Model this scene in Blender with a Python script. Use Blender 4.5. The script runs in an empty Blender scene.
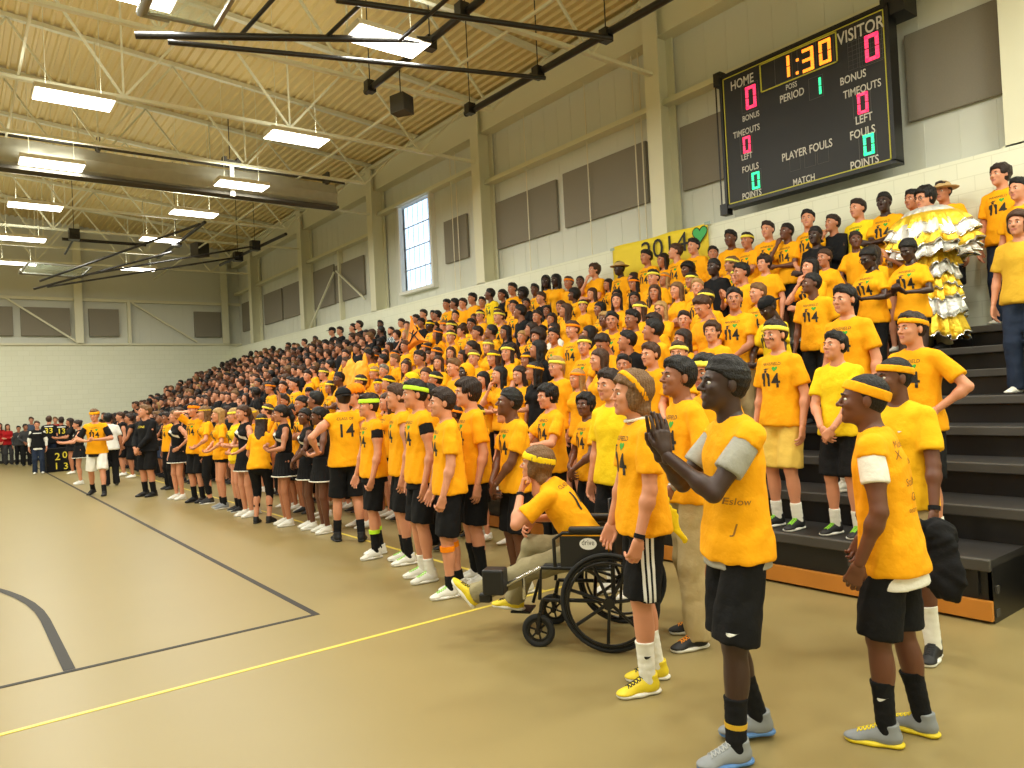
import bpy, math, random
import numpy as np
from mathutils import Vector, Matrix
from mathutils.bvhtree import BVHTree

SC = bpy.context.scene
COL = SC.collection
R = math.radians
random.seed(7)
rng = np.random.default_rng(7)

# ------------------------------------------------------------------ camera
F_PX, CAM_H = 737.0, 1.72
_Y = np.array([-562, -38, 737.0]); _Y /= np.linalg.norm(_Y)
_X = np.array([963, 38, 737.0]); _X -= _X.dot(_Y) * _Y; _X /= np.linalg.norm(_X)
_Z = np.cross(_X, _Y)
_Z = _Z if _Z[1] > 0 else -_Z
CM = np.array([_X, _Y, _Z])                       # rows: world axes seen in camera axes (right, up, forward)
cam = bpy.data.objects.new('camera', bpy.data.cameras.new('camera'))
COL.objects.link(cam)
right, up, fwd = (CM[:, i] for i in range(3))
cam.matrix_world = Matrix(((right[0], up[0], -fwd[0], 0), (right[1], up[1], -fwd[1], 0),
                           (right[2], up[2], -fwd[2], CAM_H), (0, 0, 0, 1)))
cam.data.sensor_width = 36
cam.data.lens = F_PX / 1024 * 36
cam.data.clip_end = 200
SC.camera = cam

# ------------------------------------------------------------------ sky outside, exposure
W = bpy.data.worlds.new('sky'); SC.world = W; W.use_nodes = True
W.node_tree.nodes['Background'].inputs[0].default_value = (0.62, 0.80, 1.0, 1)
W.node_tree.nodes['Background'].inputs[1].default_value = 2.6
SC.view_settings.view_transform = 'Standard'
SC.view_settings.look = 'None'
SC.view_settings.exposure = 0.0
SC.view_settings.gamma = 1.0
SC.view_settings.use_curve_mapping = False
SC.cycles.max_bounces = 8
SC.cycles.diffuse_bounces = 4
SC.cycles.glossy_bounces = 3
LIGHT_COL = (0.99, 1.0, 0.91)
LAMP_W = 103.0                                    # watts of each gym fixture's own light

def ray(x, y):
    return CM @ np.array([(x - 512) / F_PX, (384 - y) / F_PX, 1.0])
def onz(x, y, z=0.0):
    d = ray(x, y); return np.array([0, 0, CAM_H]) + (z - CAM_H) / d[2] * d
def onx(x, y, X):
    d = ray(x, y); return np.array([0, 0, CAM_H]) + X / d[0] * d
def ony(x, y, Y):
    d = ray(x, y); return np.array([0, 0, CAM_H]) + Y / d[1] * d
def proj(p):
    c = (np.array(p) - [0, 0, CAM_H]) @ CM
    return 512 + F_PX * c[0] / c[2], 384 - F_PX * c[1] / c[2]

# ------------------------------------------------------------------ materials
MATS = {}
def mat(name, col, rough=0.6, metal=0.0, emit=None, es=0.0, noise=None, bump=None, spec=0.5, alpha=None, trans=0):
    """noise=(scale, amount): mottles the thing's own colour; bump=(scale, strength)"""
    if name in MATS: return MATS[name]
    m = bpy.data.materials.new(name); m.use_nodes = True
    nt = m.node_tree; b = nt.nodes['Principled BSDF']
    b.inputs['Base Color'].default_value = (*col, 1)
    b.inputs['Roughness'].default_value = rough
    b.inputs['Metallic'].default_value = metal
    b.inputs['Specular IOR Level'].default_value = spec
    if trans: b.inputs['Transmission Weight'].default_value = trans
    if alpha is not None: b.inputs['Alpha'].default_value = alpha
    if emit:
        b.inputs['Emission Color'].default_value = (*emit, 1); b.inputs['Emission Strength'].default_value = es
    tc = None
    if noise or bump: tc = nt.nodes.new('ShaderNodeTexCoord')
    if noise:
        n = nt.nodes.new('ShaderNodeTexNoise'); n.inputs['Scale'].default_value = noise[0]; n.inputs['Detail'].default_value = 3
        nt.links.new(tc.outputs['Object'], n.inputs['Vector'])
        r = nt.nodes.new('ShaderNodeMapRange'); r.inputs[3].default_value = 1 - noise[1]; r.inputs[4].default_value = 1 + noise[1]
        nt.links.new(n.outputs['Fac'], r.inputs[0])
        mx = nt.nodes.new('ShaderNodeVectorMath'); mx.operation = 'SCALE'; mx.inputs[0].default_value = col
        nt.links.new(r.outputs[0], mx.inputs['Scale']); nt.links.new(mx.outputs[0], b.inputs['Base Color'])
    if bump:
        n = nt.nodes.new('ShaderNodeTexNoise'); n.inputs['Scale'].default_value = bump[0]; n.inputs['Detail'].default_value = 4
        nt.links.new(tc.outputs['Object'], n.inputs['Vector'])
        bm = nt.nodes.new('ShaderNodeBump'); bm.inputs['Strength'].default_value = bump[1]; bm.inputs['Distance'].default_value = 0.02
        nt.links.new(n.outputs['Fac'], bm.inputs['Height']); nt.links.new(bm.outputs[0], b.inputs['Normal'])
    MATS[name] = m
    return m

def srgb(r, g, b):
    f = lambda c: (c / 255 / 12.92) if c <= 10 else ((c / 255 + 0.055) / 1.055) ** 2.4
    return (f(r), f(g), f(b))

def fabric(name, rgb, amt=0.05):
    return mat(name, srgb(*rgb), 0.85, noise=(9, amt), bump=(11, 0.8), spec=0.2)
GOLD = fabric('gold cotton', (250, 173, 20))
LEMON = fabric('lemon cotton', (248, 212, 32))
OLDGOLD = fabric('mustard cotton', (222, 176, 52))
BLACK = fabric('black cotton', (24, 24, 26))
GREY = fabric('heather grey cotton', (168, 166, 156))
WHITE = fabric('white cotton', (238, 236, 226))
KHAKI = fabric('khaki twill', (186, 166, 122))
OLIVE = fabric('olive grey twill', (150, 140, 108))
DENIM = fabric('dark denim', (42, 52, 72), 0.25)
CHARCOAL = fabric('charcoal cotton', (60, 60, 62))
RED = fabric('red cotton', (176, 30, 34))
ORANGE = fabric('orange cloth', (250, 142, 16))
PALEY = fabric('pale yellow cloth', (240, 226, 84))
NEON = mat('neon green elastic', srgb(196, 246, 40), 0.6)
PRINT = mat('black shirt print', srgb(34, 32, 26), 0.7)
GREENP = mat('green shirt print', srgb(60, 160, 40), 0.7)
WHITEP = mat('white print', srgb(232, 232, 226), 0.6)
YELLOWP = mat('yellow print', srgb(236, 214, 60), 0.6)
SKINS = dict(fair=mat('fair skin', srgb(212, 146, 112), 0.5, noise=(20, 0.05)),
             tan=mat('tan skin', srgb(184, 120, 86), 0.5, noise=(20, 0.05)),
             olive=mat('olive skin', srgb(148, 94, 66), 0.5, noise=(20, 0.05)),
             brown=mat('brown skin', srgb(104, 62, 42), 0.45, noise=(20, 0.05)),
             dark=mat('dark skin', srgb(60, 38, 31), 0.42, noise=(20, 0.05)))
LIPS = dict(fair=mat('fair lips', srgb(186, 108, 90), 0.45), tan=mat('tan lips', srgb(158, 90, 72), 0.45),
            olive=mat('olive lips', srgb(126, 72, 56), 0.45), brown=mat('brown lips', srgb(98, 54, 46), 0.4),
            dark=mat('dark lips', srgb(70, 40, 38), 0.4))
def hairm(name, rgb): return mat(name, srgb(*rgb), 0.55, noise=(60, 0.3), bump=(90, 0.5), spec=0.35)
HAIRS = dict(black=hairm('black hair', (22, 18, 17)), dark=hairm('dark brown hair', (44, 30, 24)),
             brown=hairm('brown hair', (70, 46, 31)), light=hairm('light brown hair', (116, 84, 52)),
             blond=hairm('blond hair', (172, 136, 84)), grey=hairm('grey hair', (130, 124, 116)))
EYEW = mat('eye white', srgb(220, 214, 204), 0.3)
IRIS = mat('dark iris', srgb(34, 24, 18), 0.3)
RUBW = mat('white rubber', srgb(232, 230, 220), 0.6)
RUBB = mat('black rubber', srgb(22, 22, 24), 0.6)

# ------------------------------------------------------------------ objects
def tag(o, label=None, cat=None, group=None, kind=None):
    if label: o['label'] = label
    if cat: o['category'] = cat
    if group: o['group'] = group
    if kind: o['kind'] = kind
    return o
def empty(name, loc=(0, 0, 0), rz=0.0, sc=1.0):
    o = bpy.data.objects.new(name, None); COL.objects.link(o)
    o.location = loc; o.rotation_euler = (0, 0, rz); o.scale = (sc, sc, sc); o.empty_display_size = 0.2
    return o
def newmesh(name, V, Fc, mi=None, smooth=True, nm=1):
    """V (n,3); Fc a list of arrays of equal-length faces, or one array"""
    me = bpy.data.meshes.new(name)
    V = np.asarray(V, np.float32)
    if isinstance(Fc, np.ndarray): Fc = [Fc]
    Fc = [np.asarray(a, np.int32) for a in Fc if len(a)]
    tot = np.concatenate([np.full(len(a), a.shape[1], np.int32) for a in Fc])
    loops = np.concatenate([a.ravel() for a in Fc])
    me.vertices.add(len(V)); me.vertices.foreach_set('co', V.ravel())
    me.loops.add(len(loops)); me.loops.foreach_set('vertex_index', loops)
    me.polygons.add(len(tot))
    me.polygons.foreach_set('loop_start', np.concatenate([[0], np.cumsum(tot)[:-1]]).astype(np.int32))
    me.polygons.foreach_set('loop_total', tot)
    if mi is not None: me.polygons.foreach_set('material_index', np.asarray(mi, np.int32))
    me.polygons.foreach_set('use_smooth', np.full(len(tot), smooth))
    for _ in range(nm): me.materials.append(None)
    me.update(calc_edges=True); me.validate()
    return me
def put(name, me, mats, parent=None, M=None):
    """one object on (possibly shared) mesh data, its materials held by the object"""
    o = bpy.data.objects.new(name, me); COL.objects.link(o)
    if not isinstance(mats, (list, tuple)): mats = [mats]
    for i, m in enumerate(mats):
        if i < len(o.material_slots):
            o.material_slots[i].link = 'OBJECT'; o.material_slots[i].material = m
    if parent is not None: o.parent = parent
    if M is not None: o.matrix_basis = M
    return o

class MB:
    """collects boxes, bars, tubes and polygons into ONE mesh"""
    def __init__(s): s.v = []; s.f = []; s.m = []; s.n = 0
    def add(s, V, Fs, mi=0):
        for f in Fs: s.f.append([i + s.n for i in f]); s.m.append(mi)
        s.v.extend([tuple(map(float, p)) for p in V]); s.n += len(V)
        return s
    def box(s, lo, hi, mi=0, M=None):
        x0, y0, z0 = lo; x1, y1, z1 = hi
        V = [(x0, y0, z0), (x1, y0, z0), (x1, y1, z0), (x0, y1, z0), (x0, y0, z1), (x1, y0, z1), (x1, y1, z1), (x0, y1, z1)]
        if M is not None: V = [tuple(M @ Vector(p)) for p in V]
        return s.add(V, [(0, 3, 2, 1), (4, 5, 6, 7), (0, 1, 5, 4), (1, 2, 6, 5), (2, 3, 7, 6), (3, 0, 4, 7)], mi)
    def bar(s, a, b, w, h=None, mi=0, upv=(0, 0, 1)):
        """square bar from a to b, w across and h along upv"""
        a, b = Vector(a), Vector(b); h = h or w; d = (b - a).normalized(); u = Vector(upv)
        if abs(d.dot(u)) > 0.98: u = Vector((1, 0, 0))
        r = d.cross(u).normalized(); u = r.cross(d).normalized()
        V = [p + r * (i * w / 2) + u * (j * h / 2) for p in (a, b) for i, j in ((-1, -1), (1, -1), (1, 1), (-1, 1))]
        return s.add(V, [(0, 1, 2, 3), (7, 6, 5, 4), (0, 4, 5, 1), (1, 5, 6, 2), (2, 6, 7, 3), (3, 7, 4, 0)], mi)
    def tube(s, pts, r, seg=10, mi=0, closed=False, cap=True, flat=None):
        P = [Vector(p) for p in pts]; n = len(P); base = []
        rr = r if isinstance(r, (list, tuple)) else [r] * n
        V = []; u = None
        for i, p in enumerate(P):
            if closed: d = (P[(i + 1) % n] - P[i - 1]).normalized()
            else: d = (P[min(i + 1, n - 1)] - P[max(i - 1, 0)]).normalized()
            if u is None:
                u = Vector((0, 0, 1)) if abs(d.z) < 0.9 else Vector((1, 0, 0))
            u = (u - d * u.dot(d)).normalized(); w = d.cross(u)
            for k in range(seg):
                t = 2 * math.pi * k / seg
                V.append(p + u * (math.cos(t) * rr[i]) + w * (math.sin(t) * rr[i] * (flat or 1)))
        Fs = []
        for i in range(n if closed else n - 1):
            j = (i + 1) % n
            for k in range(seg):
                l = (k + 1) % seg
                Fs.append((i * seg + k, i * seg + l, j * seg + l, j * seg + k))
        if cap and not closed:
            Fs.append(tuple(range(seg))[::-1]); Fs.append(tuple((n - 1) * seg + k for k in range(seg)))
        return s.add(V, Fs, mi)
    def ring(s, c, axis, rad, r, n=40, seg=8, mi=0):
        ax = Vector(axis).normalized(); u = ax.orthogonal().normalized(); w = ax.cross(u); c = Vector(c)
        return s.tube([c + u * (rad * math.cos(2 * math.pi * i / n)) + w * (rad * math.sin(2 * math.pi * i / n)) for i in range(n)], r, seg, mi, closed=True)
    def disc(s, c, axis, rad, th, n=24, mi=0):
        ax = Vector(axis).normalized(); c = Vector(c)
        return s.tube([c - ax * th / 2, c + ax * th / 2], rad, n, mi)
    def prism(s, poly, d0, d1, fn, mi=0):
        """poly of (u,v); fn(u,v,d)->xyz; extruded from d0 to d1"""
        n = len(poly)
        V = [fn(u, v, d0) for u, v in poly] + [fn(u, v, d1) for u, v in poly]
        return s.add(V, [tuple(range(n))[::-1], tuple(range(n, 2 * n))] + [(i, (i + 1) % n, (i + 1) % n + n, i + n) for i in range(n)], mi)
    def build(s, name, mats, parent=None, smooth=False, bevel=0):
        me = bpy.data.meshes.new(name); me.from_pydata(s.v, [], s.f)
        if not isinstance(mats, (list, tuple)): mats = [mats]
        for m in mats: me.materials.append(m)
        me.polygons.foreach_set('material_index', s.m)
        me.polygons.foreach_set('use_smooth', [smooth] * len(s.f))
        me.update(); me.validate()
        o = bpy.data.objects.new(name, me); COL.objects.link(o)
        if parent is not None: o.parent = parent
        if smooth:
            try: me.set_sharp_from_angle(angle=R(50))
            except Exception: pass
        if bevel:
            b = o.modifiers.new('bevel', 'BEVEL'); b.width = bevel; b.segments = 2; b.limit_method = 'ANGLE'
        return o
def struct(name, o): o.name = name; o['kind'] = 'structure'; return o

TXT = {}
def text_geo(s, size=1.0, bold=0.0):
    """flat lettering as (V, faces), centred on x, baseline 0"""
    key = (s, bold)
    if key not in TXT:
        c = bpy.data.curves.new('t', 'FONT'); c.body = s; c.align_x = 'CENTER'; c.offset = bold; c.resolution_u = 3
        o = bpy.data.objects.new('t', c); COL.objects.link(o)
        dg = bpy.context.evaluated_depsgraph_get()
        me = bpy.data.meshes.new_from_object(o.evaluated_get(dg))
        TXT[key] = ([tuple(v.co) for v in me.vertices], [tuple(p.vertices) for p in me.polygons])
        bpy.data.objects.remove(o); bpy.data.meshes.remove(me)
    V, Fs = TXT[key]
    return [(x * size, y * size) for x, y, _ in V], Fs

# ------------------------------------------------------------------ implicit surfaces
def caps(a, b, ra, rb=None, k=0.02, op='+', flat=None):
    return ('c', np.array(a, float), np.array(b, float), ra, ra if rb is None else rb, k, op, flat)
def ell(c, r, k=0.02, op='+', M=None):
    return ('e', np.array(c, float), np.array(r, float), M, k, op)
def cut(p, n, k=0.004):
    """keeps only the side n points away from"""
    n = np.array(n, float); return ('p', np.array(p, float), n / np.linalg.norm(n), k)
def bounds(pr):
    lo, hi = np.full(3, 1e9), np.full(3, -1e9)
    for q in pr:
        if q[0] == 'c' and q[6] == '+':
            r = max(q[3], q[4]); lo = np.minimum(lo, np.minimum(q[1], q[2]) - r); hi = np.maximum(hi, np.maximum(q[1], q[2]) + r)
        elif q[0] == 'e' and q[5] == '+':
            r = q[2] if q[3] is None else np.full(3, q[2].max()); lo = np.minimum(lo, q[1] - r); hi = np.maximum(hi, q[1] + r)
        elif q[0] == 'g':
            l, h = bounds(q[1]); lo = np.minimum(lo, l); hi = np.maximum(hi, h)
    return lo, hi
def evalp(q, P):
    if q[0] == 'c':
        _, a, b, ra, rb, k, op, flat = q
        if flat is not None:
            n, f = np.array(flat[0], float), flat[1]; n = n / np.linalg.norm(n)
            P = P + ((P - a) @ n)[..., None] * n * (1 / f - 1); b = b + ((b - a) @ n) * n * (1 / f - 1)
        ba = b - a; t = np.clip(((P - a) @ ba) / max(ba @ ba, 1e-9), 0, 1)
        d = np.linalg.norm(P - a - t[..., None] * ba, axis=-1) - (ra + (rb - ra) * t)
        return d * (flat[1] ** 0.5 if flat is not None else 1)
    _, c, r, M, k, op = q
    p = P - c
    if M is not None: p = p @ M
    k0 = np.linalg.norm(p / r, axis=-1); k1 = np.linalg.norm(p / (r * r), axis=-1)
    return k0 * (k0 - 1) / np.maximum(k1, 1e-6)
def field(pr, X, Y, Z, o, h, D=None):
    if D is None: D = np.full((len(X), len(Y), len(Z)), 0.5)
    for q in pr:
        if q[0] == 'f': D += q[1](X[:, None, None], Y[None, :, None], Z[None, None, :]); continue
        if q[0] == 'p':
            _, p, n, k = q
            e = (X[:, None, None] - p[0]) * n[0] + (Y[None, :, None] - p[1]) * n[1] + (Z[None, None, :] - p[2]) * n[2]
            hh = np.clip(0.5 + 0.5 * (D - e) / k, 0, 1); D[:] = e * (1 - hh) + D * hh + k * hh * (1 - hh); continue
        if q[0] == 'g':
            E = field(q[1], X, Y, Z, o, h); k = q[2]
            hh = np.clip(0.5 + 0.5 * (E - D) / k, 0, 1); D[:] = E * (1 - hh) + D * hh - k * hh * (1 - hh); continue
        lo, hi = bounds([(*q[:6], '+', q[7]) if q[0] == 'c' else (*q[:5], '+')])
        k = q[5] if q[0] == 'c' else q[4]; m = k + 3 * h + 0.01
        i0 = [int(max(0, np.floor((lo[j] - m - o[j]) / h))) for j in range(3)]
        i1 = [int(min(n_, np.ceil((hi[j] + m - o[j]) / h) + 1)) for j, n_ in enumerate(D.shape)]
        if any(i1[j] <= i0[j] for j in range(3)): continue
        s = tuple(slice(i0[j], i1[j]) for j in range(3))
        P = np.stack(np.meshgrid(X[s[0]], Y[s[1]], Z[s[2]], indexing='ij'), -1)
        e = evalp(q, P); d = D[s]
        if (q[6] if q[0] == 'c' else q[5]) == '+':
            hh = np.clip(0.5 + 0.5 * (e - d) / k, 0, 1); D[s] = e * (1 - hh) + d * hh - k * hh * (1 - hh)
        else:
            e = -e; hh = np.clip(0.5 + 0.5 * (d - e) / k, 0, 1); D[s] = e * (1 - hh) + d * hh + k * hh * (1 - hh)
    return D
def solid(pr, h):
    """surface nets: list of primitives -> (V, quads)"""
    lo, hi = bounds(pr); o = lo - 0.03 - 2 * h; n = np.ceil((hi + 0.03 + 2 * h - o) / h).astype(int) + 1
    X, Y, Z = (o[j] + h * np.arange(n[j]) for j in range(3))
    D = field(pr, X, Y, Z, o, h); D[np.abs(D) < 1e-7] = 1e-7
    S = D < 0
    c = [S[a:n[0] - 1 + a, b:n[1] - 1 + b, e:n[2] - 1 + e] for a in (0, 1) for b in (0, 1) for e in (0, 1)]
    cnt = sum(x.astype(np.int8) for x in c); act = (cnt > 0) & (cnt < 8)
    I = np.argwhere(act); idx = np.full(act.shape, -1, np.int32); idx[act] = np.arange(len(I))
    acc = np.zeros((len(I), 3)); num = np.zeros(len(I))
    cor = np.array([(a, b, e) for a in (0, 1) for b in (0, 1) for e in (0, 1)])
    val = np.stack([D[I[:, 0] + a, I[:, 1] + b, I[:, 2] + e] for a, b, e in cor], 1)
    for i in range(8):
        for j in range(i + 1, 8):
            if np.abs(cor[i] - cor[j]).sum() != 1: continue
            a, b = val[:, i], val[:, j]; m = (a < 0) != (b < 0)
            t = np.where(m, a / np.where(m, a - b, 1), 0)
            acc += m[:, None] * (cor[i] + t[:, None] * (cor[j] - cor[i])); num += m
    V = o + h * (I + acc / num[:, None])
    Q = []
    for ax in range(3):
        u, w = (ax + 1) % 3, (ax + 2) % 3
        sl0 = [slice(None)] * 3; sl1 = [slice(None)] * 3; sl0[ax] = slice(0, -1); sl1[ax] = slice(1, None)
        A, B = S[tuple(sl0)], S[tuple(sl1)]
        E = np.argwhere(A != B); E = E[(E[:, u] > 0) & (E[:, w] > 0) & (E[:, u] < n[u] - 1) & (E[:, w] < n[w] - 1)]
        fl = A[E[:, 0], E[:, 1], E[:, 2]]
        q = []
        for du, dw in ((-1, -1), (0, -1), (0, 0), (-1, 0)):
            G = E.copy(); G[:, u] += du; G[:, w] += dw; q.append(idx[G[:, 0], G[:, 1], G[:, 2]])
        q = np.stack(q, 1); q[~fl] = q[~fl][:, ::-1]; Q.append(q)
    return V, np.concatenate(Q)
def xf(g, M):
    """transform (V,Q) by a 4x4; flips faces when mirrored"""
    M = np.array(M, float); V = g[0] @ M[:3, :3].T + M[:3, 3]
    Q = g[1][:, ::-1] if np.linalg.det(M[:3, :3]) < 0 else g[1]
    return V, Q
def joinq(gs):
    """[(V,Q,slot array or int)] -> V,Q,mi"""
    V, Q, Mi, n = [], [], [], 0
    for v, q, m in gs:
        V.append(v); Q.append(q + n); Mi.append(np.full(len(q), m) if np.isscalar(m) else m); n += len(v)
    return np.concatenate(V), np.concatenate(Q), np.concatenate(Mi)
def ball(c, r, n=8, M=None):
    """small quad ball"""
    V, Q = [], []
    for i in range(n + 1):
        for j in range(2 * n):
            a, b = math.pi * (0.001 + 0.998 * i / n), math.pi * j / n
            V.append((math.sin(a) * math.cos(b), math.cos(a), math.sin(a) * math.sin(b)))
    for i in range(n):
        for j in range(2 * n):
            k = (j + 1) % (2 * n); Q.append((i * 2 * n + j, i * 2 * n + k, (i + 1) * 2 * n + k, (i + 1) * 2 * n + j))
    return np.array(V) * np.array(r) + np.array(c), np.array(Q)
# ------------------------------------------------------------------ the human figure (local: forward +Y, up +Z, 1.75 m tall)
CACHE = {}
def cached(key, fn):
    if key not in CACHE: CACHE[key] = fn()
    return CACHE[key]
def unit(v): v = np.array(v, float); return v / max(np.linalg.norm(v), 1e-9)

def head_geo(sex, h):
    def mk():
        w = 1.0 if sex == 'm' else 0.94
        j = 1.0 if sex == 'm' else 0.86
        pr = [ell((0, -.012, .03), (.076 * w, .097, .088)), ell((0, .03, -.028), (.061 * w, .064, .085), .02),
              ell((0, .047, -.078), (.040 * j, .040, .034), .025), ell((0, .078, -.100), (.017 * j, .016, .016), .015),
              caps((-.034, .083, .022), (.034, .083, .022), .011, .011, .014),
              ell((.036, .066, -.022), (.021, .022, .024), .016), ell((-.036, .066, -.022), (.021, .022, .024), .016),
              ell((.031, .103, .002), (.017, .016, .011), .010, '-'), ell((-.031, .103, .002), (.017, .016, .011), .010, '-'),
              caps((0, .090, .012), (0, .113, -.026), .006, .011, .008),
              ell((.011, .100, -.030), (.008, .010, .007), .006), ell((-.011, .100, -.030), (.008, .010, .007), .006),
              caps((-.017, .0885, -.0560), (.017, .0885, -.0560), .0062, .0062, .005, ),
              caps((-.014, .0885, -.0680), (.014, .0885, -.0680), .0070, .0070, .005),
              ell((0, .1035, -.0618), (.020, .010, .0020), .002, '-'),
              ell((.077 * w, -.008, -.006), (.010, .019, .031), .006), ell((-.077 * w, -.008, -.006), (.010, .019, .031), .006),
              caps((0, -.022, -.05), (0, -.040, -.19), .052 * (1 if sex == 'm' else .86), .057 * (1 if sex == 'm' else .86), .03)]
        V, Q = solid(pr, h)
        c = V[Q].mean(1)
        lip = (c[:, 1] > .082) & (np.abs(c[:, 0]) < .024) & (np.abs(c[:, 2] + .0618) < .0125 * (1 - (c[:, 0] / .03) ** 2))
        mi = np.where(lip, 1, 0)
        gs = [(V, Q, mi)]
        n = 6 if h > .006 else 9
        for s in (-1, 1):
            V2, Q2 = ball((s * .031, .0800, .001), (.0135, .0125, .0088), n); c2 = V2[Q2].mean(1)
            ir = (np.hypot(c2[:, 0] - s * .031, c2[:, 2] - .001) < .0066) & (c2[:, 1] > .08)
            gs.append((V2, Q2, np.where(ir, 3, 2)))
            B, Qb = solid([caps((s * .016, .0955, .0215), (s * .032, .0945, .0265), .0036, .0040, .004), caps((s * .032, .0945, .0265), (s * .047, .0840, .0225), .004, .0028, .004)], .0028 if h < .006 else .004)
            gs.append((B, Qb, 4))
        return joinq(gs)
    return cached(('head', sex, h), mk)

def hand_geo(curl, h, spread=1.0):
    def mk():
        pr = [caps((0, -.03, 0), (0, .02, 0), .025, .026, .012, flat=((0, 0, 1), .72))]
        kn = [(.031, .088, .078), (.0105, .093, .087), (-.010, .089, .080), (-.029, .080, .062)]
        for i, (x, y, L) in enumerate(kn):
            pr.append(caps((x * .6, .012, 0), (x, y, 0), .0135, .0115, .012))
        for i, (x, y, L) in enumerate(kn):
            p = np.array((x, y, 0.0)); a = 0; sx = x * 1.6 * spread
            for f, r0, r1, c in ((.44, .0095, .0088, .9), (.31, .0088, .0080, 1.15), (.25, .0080, .0070, .8)):
                a += curl * c * (1 + .12 * i); q = p + L * f * unit((sx, math.cos(a), math.sin(a))) ; pr.append(caps(p, q, r0, r1, .003)); p = q
        pr += [caps((.016, .012, .003), (.040, .042, .012), .014, .0115, .012), caps((.040, .042, .012), (.050 - .02 * curl, .068, .018 + .016 * curl), .0108, .0098, .004),
               caps((.050 - .02 * curl, .068, .018 + .016 * curl), (.052 - .035 * curl, .090, .020 + .03 * curl), .0098, .0082, .004)]
        return solid(pr, h)
    return cached(('hand', round(curl, 2), h, spread), mk)

def ik(a, t, l1, l2, pole):
    a, t = np.array(a, float), np.array(t, float); d = t - a; L = min(np.linalg.norm(d), (l1 + l2) * .998); u = unit(d)
    t = a + u * L; x = (l1 * l1 - l2 * l2 + L * L) / (2 * L); y = math.sqrt(max(l1 * l1 - x * x, 1e-6))
    p = np.array(pole, float); p = unit(p - u * (p @ u)); return a + u * x + p * y, t

def rot(ax, deg):
    return np.array(Matrix.Rotation(R(deg), 3, ax))
def joints(P, sex):
    """P: lean, side, twist (deg), pel, head=(yaw,pitch), hands {L,R:(wrist,pole,fingers dir,palm dir,curl)}, feet {L,R:(ankle, yaw deg, pole)}"""
    J = {}
    sw = .168 if sex == 'm' else .145; hw = .088 if sex == 'm' else .092
    pel = np.array(P.get('pel', (0, 0, .95)), float)
    Ms = rot('X', -P.get('lean', 0)) @ rot('Y', P.get('side', 0)); u = Ms @ np.array((0, 0, 1.0)); f = Ms @ np.array((0, 1.0, 0))
    Mt = Ms @ rot('Z', P.get('twist', 0)); r = Mt @ np.array((1.0, 0, 0)); ft = Mt @ np.array((0, 1.0, 0))
    J.update(pel=pel, u=u, f=f, r=r, ft=ft, Mt=Mt, waist=pel + u * .14, chest=pel + u * .335, neck=pel + u * .50)
    hy, hp = P.get('head', (0, 0))
    Mh = rot('Z', hy) @ rot('X', hp)
    u2 = unit(u * .6 + np.array((0, 0, .4)) + f * .12)
    hc = J['neck'] + u2 * .175 + f * .012
    J['head'] = hc; J['Mh'] = Mh
    M4 = np.eye(4); M4[:3, :3] = Mh; M4[:3, 3] = hc; J['M4h'] = M4
    for s, n in ((1, 'R'), (-1, 'L')):
        sh = pel + u * (.442 if sex == 'm' else .435) + r * (s * sw); J['sh' + n] = sh
        w, pole, fd, pd, cu = (P.get('hands', {}).get(n) or (None,) * 5)
        if w is None: w, pole, fd, pd, cu = (s * .255, .02, .80), (s * .5, -1, 0), (0, .12, -1), (-s, .3, 0), .35
        e, w = ik(sh, w, .285, .255, pole); J['el' + n] = e; J['wr' + n] = w
        if fd is None: fd = w - e
        J['hd' + n] = (unit(fd), np.array(pd, float), cu)
        hip = pel + np.array((s * hw, 0, -.02)); J['hip' + n] = hip
        an, yaw, pole = (P.get('feet', {}).get(n) or ((s * .105, 0, .085), -s * 8, (0, 1, 0)))
        k, an = ik(hip, an, .435, .415, pole); J['kn' + n] = k; J['an' + n] = an; J['yaw' + n] = yaw
        J['toe' + n] = P.get('toe', {}).get(n, 0)
    return J

def torso(J, sex, g=0.0, low=True):
    p, u, f, r = J['pel'], J['u'], J['f'], J['r']; M = np.stack([J['r'], J['ft'], u], 1); Mp = np.stack([unit(np.cross(f, u)), f, u], 1)
    w = 1.0 if sex == 'm' else .87
    a = [ell(J['chest'], (.160 * w + g, .108 + g, .165 + g), .05, M=M), ell(J['waist'] + u * .02, (.136 * w + g, .100 + g, .15), .05, M=M),
         caps(J['shL'] + r * .045 + u * .012, J['shR'] - r * .045 + u * .012, .046 * w + g * .8, None, .05),
         ell(J['neck'] - u * .015 - f * .012, (.105 * w, .058 + g * .6, .050 + g * .4), .05, M=M)]
    if low: a.append(ell(p - u * .015, ((.155 if sex == 'm' else .160) + g, .112 + g, .115), .05, M=Mp))
    if sex == 'f': a += [ell(J['chest'] + J['ft'] * .085 + r * (s * .068) + u * .01, (.055 + g, .048 + g, .055 + g), .03, M=M) for s in (-1, 1)]
    return a
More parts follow.
